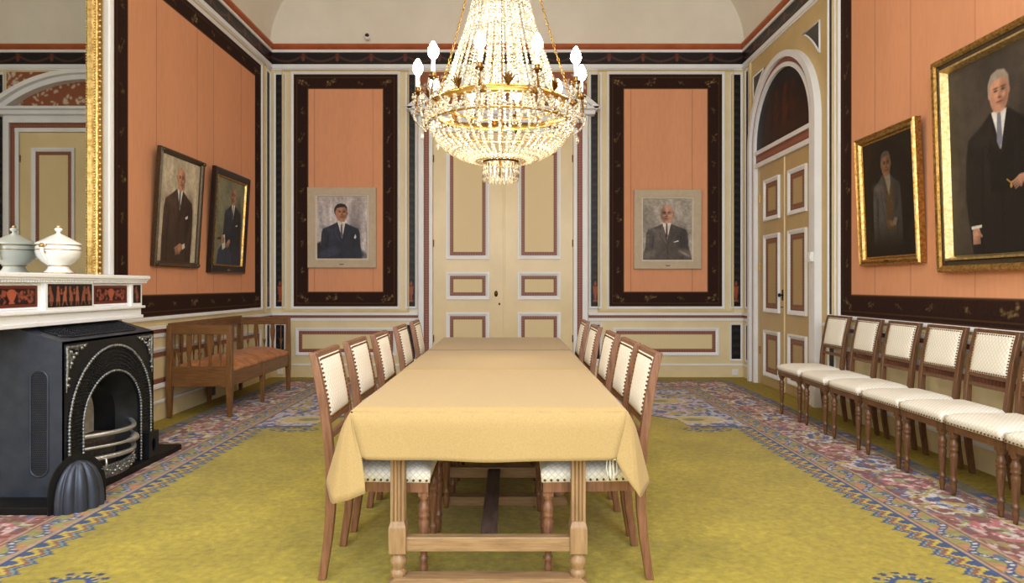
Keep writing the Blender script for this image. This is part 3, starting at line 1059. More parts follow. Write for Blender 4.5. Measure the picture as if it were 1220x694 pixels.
    for ph in (.25, .75):
        qq = (((t/P+ph) % 1.0)-.5)*P
        curve = .5+.40*np.sin(qq/.19*PI*.5)*(1 if ph < .5 else -1)
        put(red*((np.abs(q-curve) < .10) & (np.abs(qq) < .2)), WHT, .9)
        put(red*((np.abs(q-curve) < .055) & (np.abs(qq) < .19)), (176, 156, 76), .95)
        put(red*((np.abs(q-(1-curve)) < .05) & (np.abs(qq) < .15)), (128, 132, 84), .9)
    t = t_; q = q_
    put(red*np.clip((fbm(t*22+5, q*11+3, 2)-.66)*20, 0, 1), WHT, .7)
    put(red*np.clip((fbm(t*24+75, q*12+43, 2)-.58)*20, 0, 1), RED, .9)
    # outer guard
    out = e < .135
    put(out*1.0, (104, 98, 74)); put(((e > .125) & (e < .14))*1.0, (160, 126, 84))
    qq = np.abs(((t/.42) % 1.0)-.5)
    put(out*((qq < .22) & (e > .02) & (e < .115)), (56, 70, 114)); put(out*((qq < .06) & (e > .045) & (e < .09)), (176, 116, 116))
    put((e < .014)*1.0, (120, 100, 60))
    # small blue stars in the open field
    for px_, py_, rx, ry in ((1.82, 2.84, .135, .11), (1.86, 5.90, .20, .10)):
        ang = np.arctan2((Y-py_)/ry, (a-px_)/rx); r = np.sqrt(((a-px_)/rx)**2+((Y-py_)/ry)**2)
        fld = ~sp
        put(fld*((r > .42) & (r < .78)), BLUE); put(fld*((r > .60) & (r < .80))*(np.cos(16*ang) > .55), YEL)
        put(fld*((r > .88) & (r < 1.12))*(np.cos(12*ang) > .1), NAVY)
    c *= (0.93+0.14*fbm(X*70, Y*90, 2))[..., None]
    art.c = c
    o = art_mesh('rug', art, lambda X, Y: np.stack([X, Y, np.full_like(X, .006)], -1), M['rug'], cut=lambda p: ((p[:, 0] < -2.605) & (p[:, 1] > 3.69) & (p[:, 1] < 5.21)) | ((p[:, 0] < -2.96) & (p[:, 1] > 3.3) & (p[:, 1] < 5.21)))
    b = MB()
    x0, x1 = xc-half, xc+half
    b.box(x0, x1, y0, 3.28, .001, .005); b.box(-2.59, x1, 3.28, 5.22, .001, .005); b.box(x0, x1, 5.22, y1, .001, .005)
    tag(o, 'huge mustard wool rug with a floral red and blue border under the long table', 'rug')
    bb = b.build('rug_backing', M['cord'], o)
    return o
build_rug()

# ================================================================== TABLES
TX = -.095
def make_table(L, ty):
    """a table 2 L long in y with trestles at +-ty, origin at the middle of its floor area"""
    r = empty('dining_table')
    b = MB().box(-.535, .535, -L+.03, L-.03, .752, .782); b.build('tabletop', M['oak_x'], r, .004)
    b = MB()
    b.box(-.38, .38, -L+.06, -L+.085, .68, .755); b.box(-.38, .38, L-.085, L-.06, .68, .755)
    b.box(-.40, -.375, -L+.06, L-.06, .68, .755); b.box(.375, .40, -L+.06, L-.06, .68, .755)
    b.build('apron', M['chair_wood'], r, .003)
    for sy in (-1, 1):
        y = sy*ty
        for sx in (-1, 1):
            x = sx*.386
            b = MB()
            # fluted square shaft
            w = .030
            prof = []
            for q in range(4):
                a = q*PI/2
                c_, s_ = math.cos(a), math.sin(a)
                for u, d in ((-1, 1), (-.62, 1), (-.5, .70), (-.38, 1), (-.12, 1), (0, .70), (.12, 1), (.38, 1), (.5, .70), (.62, 1)):
                    px_, py_ = d*w, u*w
                    prof.append((x+px_*c_-py_*s_, y+px_*s_+py_*c_))
            b.prism(prof, 2, .300, .70)
            b.box(x-.036, x+.036, y-.036, y+.036, .690, .757)
            # lower block with chamfers
            b.hexa([(x-.037, y-.037, .165), (x+.037, y-.037, .165), (x+.037, y+.037, .165), (x-.037, y+.037, .165)],
                   [(x-.037, y-.037, .275), (x+.037, y-.037, .275), (x+.037, y+.037, .275), (x-.037, y+.037, .275)])
            b.hexa([(x-.037, y-.037, .275), (x+.037, y-.037, .275), (x+.037, y+.037, .275), (x-.037, y+.037, .275)],
                   [(x-.029, y-.029, .302), (x+.029, y-.029, .302), (x+.029, y+.029, .302), (x-.029, y+.029, .302)])
            b.lathe([(.030, .060), (.034, .072), (.034, .082), (.026, .092), (.030, .105), (.036, .120), (.036, .132), (.028, .146), (.025, .155), (.030, .166)], 20, Matrix.Translation((x, y, 0)))
            b.build('leg', M['oak'], r, .002)
        b = MB().box(-.352, .352, y-.022, y+.022, .170, .232); b.build('cross_rail', M['oak_x'], r, .004)
        b = MB()
        x0 = .432
        b.prism([(-x0, .012), (-x0, .035), (-x0+.035, .062), (x0-.035, .062), (x0, .035), (x0, .012)], 1, y-.036, y+.036)
        b.build('foot_rail', M['oak_x'], r, .004)
    b = MB().box(-.036, .036, -ty+.024, ty-.024, .178, .226); b.build('long_stretcher', M['dark_beam'], r, .004)
    return r
for L_, ty_, yc_, lb_ in ((.612, .537, 3.352, 'shorter oak trestle table at the front of the row, legs showing under the mustard cloth'),
                         (1.22, .68, 5.19, 'longer oak trestle table behind the front one, hidden under the mustard cloth')):
    t = make_table(L_, ty_)
    t.location = (TX, yc_, -.005)
    tag(t, lb_, 'table')

# tablecloth
def build_cloth():
    xa, xb, ya, yb_ = -.665, .488, 2.725, 6.425
    zt = .792
    b = MB()
    # top with the soft ridges of two pressed folds
    xs = np.unique(np.concatenate([np.linspace(xa, xb, 25), xa+np.linspace(0, .03, 6), xb-np.linspace(0, .03, 6)]))
    ys = np.unique(np.concatenate([np.linspace(ya, yb_, 90), ya+np.linspace(0, .03, 6), yb_-np.linspace(0, .03, 6), 3.94+np.linspace(-.03, .03, 9), 5.16+np.linspace(-.03, .03, 9)]))
    def ztop(x, y):
        z = .792 + .0012*math.sin(x*9+y*3)+.001*math.sin(y*11)
        for f in (3.94, 5.16):
            z -= .007*math.exp(-abs(y-f)/.007)
        d = min(x-xa, xb-x, y-ya, yb_-y)
        if d < .03: z -= .016*(1-d/.03)**2
        return z
    zt = zt-.016
    zt0 = zt+.016
    nx, ny = len(xs), len(ys)
    vs = [(x, y, ztop(x, y)) for y in ys for x in xs]
    b.add(vs, [(j*nx+i, j*nx+i+1, (j+1)*nx+i+1, (j+1)*nx+i) for j in range(ny-1) for i in range(nx-1)], True)
    # a drop: ruled strip from an upper edge to a hem, bulging softly
    def drop(up, hem, out, nseg=12, roll=.018):
        n = len(up)
        vs = []
        for k in range(nseg+1):
            t = k/nseg
            for i in range(n):
                u = Vector(up[i]); h = Vector(hem[i]); o = Vector(out[i])
                p = u.lerp(h, t)
                p += o*(roll*math.sin(min(1, t*3.2)*PI/2)*(1-t)*1.0)
                vs.append(tuple(p))
        fs = []
        for k in range(nseg):
            for i in range(n-1):
                fs.append((k*n+i, (k+1)*n+i, (k+1)*n+i+1, k*n+i+1))
        b.add(vs, fs, True)
    # front drop (slightly wavy hem), with the flaps that fall from the two corners
    def front_z(x): return .578-.004*math.cos((x+.09)*3.0)+.0025*math.sin(x*13)
    n = 40
    up = []; hem = []; out = []
    for i in range(n+1):
        x = xa+(xb-xa)*i/n
        up.append((x, ya, ztop(x, ya)))
        t = i/n; wv = math.sin(PI*t)
        hem.append((-.612+1.048*t, 2.700-.008*math.sin(x*7+1)*wv, (.583-.003*t)*(1-wv)+front_z(x)*wv))
        out.append((0, -1, 0))
    drop(up, hem, out)
    # corner fans
    for sg, xe in ((-1, xa), (1, xb)):
        if sg < 0:
            tip = [(-.612, 2.700, .583), (-.600, 2.692, .51), (-.594, 2.684, .449), (-.66, 2.672, .425), (-.728, 2.690, .403), (-.762, 2.735, .445),
                   (-.776, 2.768, .482), (-.745, 2.790, .520), (-.722, 2.86, .536), (-.71, 2.975, .537)]
        else:
            tip = [(.436, 2.700, .580), (.455, 2.694, .545), (.485, 2.688, .497), (.510, 2.684, .465), (.533, 2.690, .431), (.566, 2.735, .452),
                   (.588, 2.768, .478), (.560, 2.790, .520), (.540, 2.86, .536), (.528, 2.975, .537)]
        m = len(tip)
        up = [(xe, ya, zt)]*5 + [(xe, ya+.004, zt), (xe, ya+.02, zt), (xe, ya+.05, zt), (xe, ya+.12, zt), (xe, ya+.25, zt)]
        # densify
        U = []; H = []
        for i in range(m-1):
            for q in range(6):
                t = q/6
                U.append(tuple(Vector(up[i]).lerp(Vector(up[i+1]), t)))
                def cr(j): return Vector(tip[max(0, min(m-1, j))])
                p0, p1, p2, p3 = cr(i-1), cr(i), cr(i+1), cr(i+2)
                H.append(tuple(p1.lerp(p2, t)) if i < 4 else tuple(.5*((2*p1)+(-p0+p2)*t+(2*p0-5*p1+4*p2-p3)*t*t+(-p0+3*p1-3*p2+p3)*t**3)))
        U.append(up[-1]); H.append(tip[-1])
        O = [(sg*min(1, i/(len(U)*.6)), -max(0, 1-i/(len(U)*.4)), 0) for i in range(len(U))]
        drop(U, H, O, 12, .02)
        # long side drop
        U = []; H = []; O = []
        for i in range(61):
            y = ya+.25+(yb_-ya-.25)*i/60
            U.append((xe, y, ztop(xe, y)))
            fade = min(1, i/6)
            H.append((xe+sg*(.045-.012*fade+.006*math.sin(y*8)*fade), y, .537+.004*math.sin(y*3.1)*fade))
            O.append((sg, 0, 0))
        drop(U, H, O, 8, .02)
    U = [(xa+(xb-xa)*i/20, yb_, zt) for i in range(21)]
    H = [(x, yb_+.02, .57) for x, _, _ in U]
    drop(U, H, [(0, 1, 0)]*21, 8, .02)
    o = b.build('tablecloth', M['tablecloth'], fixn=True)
    sd = o.modifiers.new('cloth_thickness', 'SOLIDIFY'); sd.thickness = .003; sd.offset = 0
    return tag(o, 'plain mustard felt tablecloth draped over the whole long row of tables', 'tablecloth')
build_cloth()

# white cord loops hanging below the cloth at the front corner
b = MB()
for k, (dx, L) in enumerate(((0, .085), (.012, .10), (.026, .075))):
    x = .412+dx
    b.tube([(x, 2.765, .60), (x-.006, 2.765, .575-L*.5), (x, 2.765, .575-L*.9), (x+.006, 2.765, .575-L), (x+.013, 2.765, .575-L*.85), (x+.012, 2.765, .575-L*.4), (x+.006, 2.765, .60)], .003, 6)
tag(b.build('cord', M['cord']), 'thin white looped cord dangling below the tablecloth over a chair seat', 'cord')

# ================================================================== CHAIRS
def make_chair(wood):
    r = empty('dining_chair')
    up = M['upholstery']
    # seat cushion: crowned pad, trapezoid plan
    nx = ny = 14
    vs = []; fs = []
    def plan(u, v):
        x = -.222+.457*u; hw_ = .200+.030*u
        return x, (v*2-1)*hw_
    for j in range(ny+1):
        for i in range(nx+1):
            u, v = i/nx, j/ny
            x, y = plan(u, v)
            ed = min(u, 1-u, v, 1-v)
            z = .487+.036*(1-(1-min(1, ed*3.2))**2.2)
            vs.append((x, y, z))
    idx = lambda i, j: j*(nx+1)+i
    fs = [(idx(i, j), idx(i+1, j), idx(i+1, j+1), idx(i, j+1)) for j in range(ny) for i in range(nx)]
    rim = [idx(i, 0) for i in range(nx+1)]+[idx(nx, j) for j in range(1, ny+1)]+[idx(i, ny) for i in range(nx-1, -1, -1)]+[idx(0, j) for j in range(ny-1, 0, -1)]
    base = len(vs)
    for q in rim:
        x, y, z = vs[q]; vs.append((x*1.012, y*1.014, .470))
    b2 = len(vs)
    for q in rim:
        x, y, z = vs[q]; vs.append((x*1.0, y*1.0, .436))
    m = len(rim)
    for i in range(m):
        j = (i+1) % m
        fs.append((rim[i], base+i, base+j, rim[j])); fs.append((base+i, b2+i, b2+j, base+j))
    fs.append(tuple(b2+i for i in range(m))[::-1])
    seat = MB().add(vs, fs, True).build('seat', up, r, fixn=True)
    # nail heads round the seat
    nb = MB()
    def plan_edge(k, n, a, c_):
        for i in range(n):
            t = (i+.5)/n
            p = Vector(a).lerp(Vector(c_), t)
            nb.ball((p.x, p.y, .446), .0062, 1)
    P4 = [plan(0, 0), plan(1, 0), plan(1, 1), plan(0, 1)]
    for k, n in ((0, 16), (1, 17), (2, 16)):
        a, c_ = P4[k], P4[k+1]
        plan_edge(k, n, (a[0]*1.005, a[1]*1.01, 0), (c_[0]*1.005, c_[1]*1.01, 0))
    nb.build('nail_trim', M['brass_dark'], seat)
    # rails under the seat
    b = MB()
    b.add([(-.215, -.196, .392), (.228, -.226, .392), (.228, .226, .392), (-.215, .196, .392), (-.215, -.196, .438), (.228, -.226, .438), (.228, .226, .438), (-.215, .196, .438),
           (-.19, -.172, .392), (.204, -.200, .392), (.204, .200, .392), (-.19, .172, .392)],
          [(0, 1, 5, 4), (1, 2, 6, 5), (2, 3, 7, 6), (3, 0, 4, 7), (4, 5, 6, 7), (0, 8, 9, 1), (1, 9, 10, 2), (2, 10, 11, 3), (3, 11, 8, 0)])
    b.build('seat_rail', wood, r)
    # turned front legs
    for s in (-1, 1):
        b = MB()
        x, y = .205, s*.190
        b.box(x-.0225, x+.0225, y-.0225, y+.0225, .370, .437)
        prof = [(.021, .372), (.024, .362), (.017, .352), (.016, .345), (.019, .335), (.025, .318), (.0255, .306), (.021, .295), (.0245, .288), (.0245, .278), (.018, .270),
                (.0235, .258), (.0225, .235), (.019, .175), (.0155, .125), (.0145, .108), (.020, .100), (.021, .090), (.0145, .080), (.0175, .062), (.0165, .040), (.012, .016), (.011, 0.0), (0, 0.0)]
        b.lathe(prof[::-1], 16, Matrix.Translation((x, y, 0)))
        b.build('leg', wood, r)
    # rear legs sweep up into the back posts
    path = [(-.243, 0), (-.232, .07), (-.216, .18), (-.206, .30), (-.203, .40), (-.205, .50), (-.214, .62), (-.236, .78), (-.262, .915), (-.282, .998)]
    for s in (-1, 1):
        b = MB()
        b.beam([(x, s*(.187+.006*(z > .5)), z) for x, z in path], [(.034, .030), (.036, .031), (.038, .032), (.042, .034), (.044, .035), (.042, .035), (.040, .035), (.037, .034), (.034, .033), (.031, .032)])
        b.build('leg', wood, r, .004)
    def bx(z): return float(np.interp(z, [p[1] for p in path], [p[0] for p in path]))
    # back pad (both faces crowned), rails above and below
    z0, z1 = .705, .975
    nz, nw = 12, 10
    vs = []; fs = []
    for f in (1, -1):
        for j in range(nz+1):
            for i in range(nw+1):
                u, v = i/nw, j/nz
                z = z0+(z1-z0)*v; y = (u*2-1)*.176
                ed = min(u, 1-u, v, 1-v)
                t = .013+.012*(1-(1-min(1, ed*3.5))**2)
                vs.append((bx(z)+f*t+.002, y, z))
    N = (nz+1)*(nw+1)
    I = lambda f, i, j: f*N+j*(nw+1)+i
    for j in range(nz):
        for i in range(nw):
            fs.append((I(0, i, j), I(0, i+1, j), I(0, i+1, j+1), I(0, i, j+1)))
            fs.append((I(1, i, j+1), I(1, i+1, j+1), I(1, i+1, j), I(1, i, j)))
    for i in range(nw):
        fs.append((I(0, i, nz), I(0, i+1, nz), I(1, i+1, nz), I(1, i, nz))); fs.append((I(0, i+1, 0), I(0, i, 0), I(1, i, 0), I(1, i+1, 0)))
    for j in range(nz):
        fs.append((I(0, 0, j), I(0, 0, j+1), I(1, 0, j+1), I(1, 0, j))); fs.append((I(0, nw, j+1), I(0, nw, j), I(1, nw, j), I(1, nw, j+1)))
    pad = MB().add(vs, fs, True).build('backrest', up, r, fixn=True)
    nb = MB()
    for f in (1, -1):
        for i in range(14):
            z = z0+.010+(z1-z0-.020)*i/13
            for s in (-1, 1): nb.ball((bx(z)+f*.016+.002, s*.170, z), .006, 1)
        for i in range(1, 16):
            y = -.170+.34*i/16
            for z in (z0+.008, z1-.008): nb.ball((bx(z)+f*.016+.002, y, z), .006, 1)
    nb.build('nail_trim', M['brass_dark'], pad)
    for nm, za, zb, th in (('top_rail', .973, .998, .030), ('pad_rail', .678, .707, .026), ('back_rail', .612, .640, .022)):
        xm_ = bx((za+zb)/2)
        b = MB().box(xm_-th/2, xm_+th/2, -.176, .176, za, zb)
        b.build(nm, wood, r, .004)
    return r

c0 = make_chair(M['chair_wood'])
LY = (3.075, 3.63, 4.157, 4.865, 5.54)
RY = (3.08, 3.57, 4.157, 4.85, 5.56)
LXo = (-.588, -.580, -.553, -.540, -.530)
RXo = (.374, .374, .370, .358, .358)
ordn = ('nearest', 'second', 'third', 'fourth', 'farthest')
first = True
for side in (0, 1):
    for i in range(5):
        t = c0 if first else copy_tree(c0)
        first = False
        t.location = ((LXo, RXo)[side][i], (LY, RY)[side][i], .0065)
        t.rotation_euler = (0, 0, (0 if side == 0 else PI) + (.01, -.01, 0, -.01, .015)[i]*(1 if side == 0 else -1))
        sd = 'fireplace' if side == 0 else 'portrait wall chairs'
        where = 'fireplace side' if side == 0 else 'arched door side'
        lb = 'cream upholstered wooden chair, ' + ('first', 'second', 'third', 'fourth', 'last')[i] + ' from the front end on the table\'s ' + where
        tag(t, lb, 'chair', 'chairs drawn up to the long table')
w0 = make_chair(M['chair_wood_dark'])
WY = (6.41, 5.87, 5.345, 4.82, 4.335, 3.855, 3.36)
wl = ('first cream chair of the wall row, right beside the arched door',
      'cream chair second from the arched door in the row along the wall',
      'cream chair third from the arched door in the row along the wall',
      'cream chair fourth from the arched door, in the middle of the wall row',
      'cream chair fifth from the arched door in the row along the wall',
      'cream chair sixth from the arched door in the row along the wall',
      'seventh and last cream chair of the wall row, partly cut off, below the large portrait')
for i, y in enumerate(WY):
    t = w0 if i == 0 else copy_tree(w0)
    t.location = (2.945, y, .0065)
    t.rotation_euler = (0, 0, PI + (.03, -.02, .01, .02, -.015, .02, 0)[i])
    tag(t, wl[i], 'chair', 'chairs lined up along the right wall')

# ================================================================== BENCH
def build_bench():
    r = empty('bench', (0, 0, .0065))
    ya, yb_ = 6.43, 8.12; xb, xf = -3.345, -2.755
    ym = (ya+yb_)/2
    # corner posts with tapering feet
    def post(x, y, top, lean=0.0, w=.058):
        b = MB()
        b.beam([(x-lean*.3, y, 0), (x, y, .30), (x, y, .44), (x, y, top)], [(.036, .036), (w, w), (w, w), (w*.8, w*.8)])
        return b.build('post', M['bench_wood'], r, .004)
    for y in (ya, yb_):
        post(xb, y, .905); post(xf, y, .905)
    post(xb, ym, .90)
    b = MB().beam([(xf, ym, 0), (xf, ym, .30), (xf, ym, .43)], [(.034, .034), (.052, .052), (.052, .052)]); b.build('leg', M['bench_wood'], r, .004)
    # seat rails
    for x in (xb, xf):
        b = MB().box(x-.018, x+.018, ya+.02, yb_-.02, .305, .445); b.build('seat_rail', M['bench_wood_y'], r, .004)
    for y in (ya, yb_):
        b = MB().box(xb+.02, xf-.02, y-.018, y+.018, .305, .50); b.build('seat_rail', M['bench_wood_x'], r, .004)
    # arm rails and back rail
    for y in (ya, yb_):
        b = MB().box(xb-.02, xf+.022, y-.022, y+.022, .815, .905); b.build('arm_rail', M['bench_wood_x'], r, .006)
    b = MB().box(xb-.02, xb+.02, ya, yb_, .825, .925); b.build('back_rail', M['bench_wood_y'], r, .006)
    # vase-shaped slats and slim arrow spindles
    def slat(x, y, along):
        b = MB()
        pr = [(-.016, .50), (.016, .50), (.010, .56), (.012, .60), (.026, .68), (.030, .74), (.022, .80), (.022, .82), (-.022, .82), (-.022, .80), (-.030, .74), (-.026, .68), (-.012, .60), (-.010, .56)]
        if along == 'x': b.prism([(x+a, z) for a, z in pr], 1, y-.008, y+.008)
        else: b.prism([(y+a, z) for a, z in pr], 0, x-.008, x+.008)
        b.build('slat', M['bench_wood'], r, .002)
    def spindle(x, y, along):
        b = MB(); b.lathe([(.006, .48), (.006, .60), (.005, .64), (.006, .83)], 8, Matrix.Translation((x, y, 0)))
        pr = [(-.004, .56), (.004, .56), (.020, .64), (.004, .615), (-.004, .615), (-.020, .64)]
        if along == 'x': b.prism([(x+a, z) for a, z in pr], 1, y-.006, y+.006)
        else: b.prism([(y+a, z) for a, z in pr], 0, x-.006, x+.006)
        b.build('arrow_rail', M['bench_wood'], r)
    for y in (ya, yb_):
        for k, x in enumerate(np.linspace(xb+.09, xf-.09, 5)):
            (slat if k % 2 else spindle)(float(x), y, 'x')
    for a, c_ in ((ya, ym), (ym, yb_)):
        for k, y in enumerate(np.linspace(a+.10, c_-.10, 6)):
            (slat if k % 3 == 1 else spindle)(xb, float(y), 'y')
    # cushion, crowned
    nx, ny = 10, 24
    vs = []; fs = []
    for j in range(ny+1):
        for i in range(nx+1):
            u, v = i/nx, j/ny
            x = xb+.03+(xf+.018-xb-.03)*u; y = ya+.03+(yb_-ya-.06)*v
            ed = min(u*1.0, 1-u, v*2.4, (1-v)*2.4)
            z = .475+.085*(1-(1-min(1, ed*2.6))**2)+.006*math.sin(v*21+u*5)
            vs.append((x, y, z))
    I = lambda i, j: j*(nx+1)+i
    fs = [(I(i, j), I(i+1, j), I(i+1, j+1), I(i, j+1)) for j in range(ny) for i in range(nx)]
    rim = [I(i, 0) for i in range(nx+1)]+[I(nx, j) for j in range(1, ny+1)]+[I(i, ny) for i in range(nx-1, -1, -1)]+[I(0, j) for j in range(ny-1, 0, -1)]
    o = len(vs); vs += [(vs[q][0], vs[q][1], .440) for q in rim]; m = len(rim)
    fs += [(rim[i], o+i, o+(i+1) % m, rim[(i+1) % m]) for i in range(m)]+[tuple(o+i for i in range(m))[::-1]]
    MB().add(vs, fs, True).build('cushion', M['velvet'], r, fixn=True)
    tag(r, 'brown wooden settle with slatted arms and a tan velvet seat beside the fireplace wall', 'bench')
build_bench()

# ================================================================== MANTELPIECE
def xart(name, y0, y1, z0, z1, x, res, fn, mat, parent):
    """painted rectangle facing +x"""
    w, h = y1-y0, z1-z0
    art = Art(np.linspace(0, w, max(2, int(w/res)+1)), np.linspace(0, h, max(2, int(h/res)+1)), (0, 0, 0))
    fn(art, w, h)
    return art_mesh(name, art, lambda X, Y: np.stack([np.full_like(X, x), y0+X, z0+Y], -1), mat, parent)
def p_urn(art, w, h):
    art.c[:] = (34, 16, 16)
    e = np.minimum(np.minimum(art.X, w-art.X), np.minimum(art.Y, h-art.Y))
    art.mix((e < .02)*1.0, (104, 42, 30)); art.mix(1-np.abs(e-.022)/.004, (40, 14, 12))
    c1 = (150, 74, 56); rr = random.Random(3)
    for sg in (-1, 1):
        for k in range(26):
            x = w/2+sg*rr.uniform(.045, w/2-.035); y = rr.uniform(.03, h-.03)
            art.ell(x, y, rr.uniform(.008, .015), rr.uniform(.006, .010), c1, .004, rr.uniform(0, 3), .85)
        art.line([(w/2+sg*.05, .04), (w/2+sg*w*.2, h*.6), (w/2+sg*w*.35, h*.35), (w/2+sg*w*.44, h*.6)], .005, c1, .8, .004)
    u = (168, 86, 62); cx = w/2
    art.poly([(cx-.012, .03), (cx+.012, .03), (cx+.035, h*.55), (cx+.04, h*.72), (cx-.04, h*.72), (cx-.035, h*.55)], u, .004)
    art.ell(cx, h*.74, .03, .012, u, .004); art.rect(cx-.022, cx+.022, .022, .032, u)
def p_dance(n):
    def fn(art, w, h):
        art.c[:] = (24, 20, 20)
        for k in range(n):
            x = w*(k+.5)/n; c1 = np.array((150, 84, 62))*(.9+.2*((k*37) % 5)/5)
            lean = .01*((k % 3)-1)
            art.ell(x+lean, h*.82, .011, .014, c1, .004)
            art.poly([(x-.012+lean, h*.74), (x+.012+lean, h*.74), (x+.016, h*.5), (x+.022, h*.24), (x-.020, h*.24), (x-.014, h*.5)], c1, .005)
            art.line([(x+lean, h*.70), (x+.028*(1 if k % 2 else -1), h*.56), (x+.034*(1 if k % 2 else -1), h*.78)], .008, c1, .9, .004)
            art.line([(x-.008, h*.26), (x-.012-lean, h*.08)], .009, c1, .9, .004); art.line([(x+.008, h*.26), (x+.014+lean, h*.08)], .009, c1, .9, .004)
    return fn
def build_mantel():
    r = empty('mantelpiece')
    xf = -2.90
    b = MB().box(XL+.01, -2.857, 3.447, 5.19, 1.348, 1.376)
    b.build('shelf', M['marble'], r, .006)
    b = MB().box(XL+.01, -2.868, 3.458, 5.178, 1.335, 1.350); b.box(XL+.01, -2.885, 3.475, 5.162, 1.318, 1.336)
    b.build('shelf_moulding', M['marble'], r, .003)
    b = MB()
    for k in range(78):
        y = 3.475+1.68*k/77
        b.box(-2.884, -2.874, y, y+.011, 1.320, 1.335)
    b.build('dentil_trim', M['marble'], r)
    # frieze block, centre tablet stands forward
    b = MB().box(XL+.01, xf-.012, 3.50, 5.135, 1.145, 1.32); b.build('frieze', M['marble'], r, .003)
    b = MB().box(-3.0, xf+.012, 4.075, 4.535, 1.145, 1.32); b.build('centre_tablet', M['marble'], r, .003)
    for y0, y1 in ((3.50, 3.60), (5.00, 5.147)):
        b = MB().box(-3.0, xf, y0, y1, 1.145, 1.32); b.build('end_block', M['marble'], r, .003)
    xart('figure_panel', 4.095, 4.52, 1.165, 1.310, xf+.014, .004, p_dance(7), M['pattern'], r)
    xart('urn_panel', 4.575, 4.965, 1.172, 1.300, xf-.010, .004, p_urn, M['pattern'], r)
    xart('urn_panel', 3.63, 4.04, 1.172, 1.300, xf-.010, .004, p_urn, M['pattern'], r)
    xart('figure_panel', 5.025, 5.125, 1.168, 1.305, xf+.002, .004, p_dance(1), M['pattern'], r)
    for y0, y1 in ((4.555, 4.985), (3.61, 4.06)):
        for z in (1.308, 1.163):
            b = MB()
            for k in range(int((y1-y0)/.016)): b.ball((xf-.010, y0+k*.016, z), .006, 1)
            b.build('bead_trim', M['marble'], r)
    # stepped architrave below
    b = MB().box(XL+.01, -2.882, 3.47, 5.165, 1.128, 1.147); b.box(XL+.01, -2.905, 3.49, 5.145, 1.075, 1.130)
    b.box(XL+.01, -2.893, 3.48, 5.155, 1.052, 1.077)
    b.build('architrave', M['marble'], r, .004)
    for y0, y1 in ((3.46, 3.66), (4.98, 5.14)):
        b = MB().box(XL+.01, -3.05, y0, y1, .003, 1.055); b.build('jamb', M['marble'], r, .004)
    r.location = (.05, -.08, 0)
    tag(r, 'white marble mantelpiece with red figure panels above the black iron fireplace', 'mantelpiece')
build_mantel()

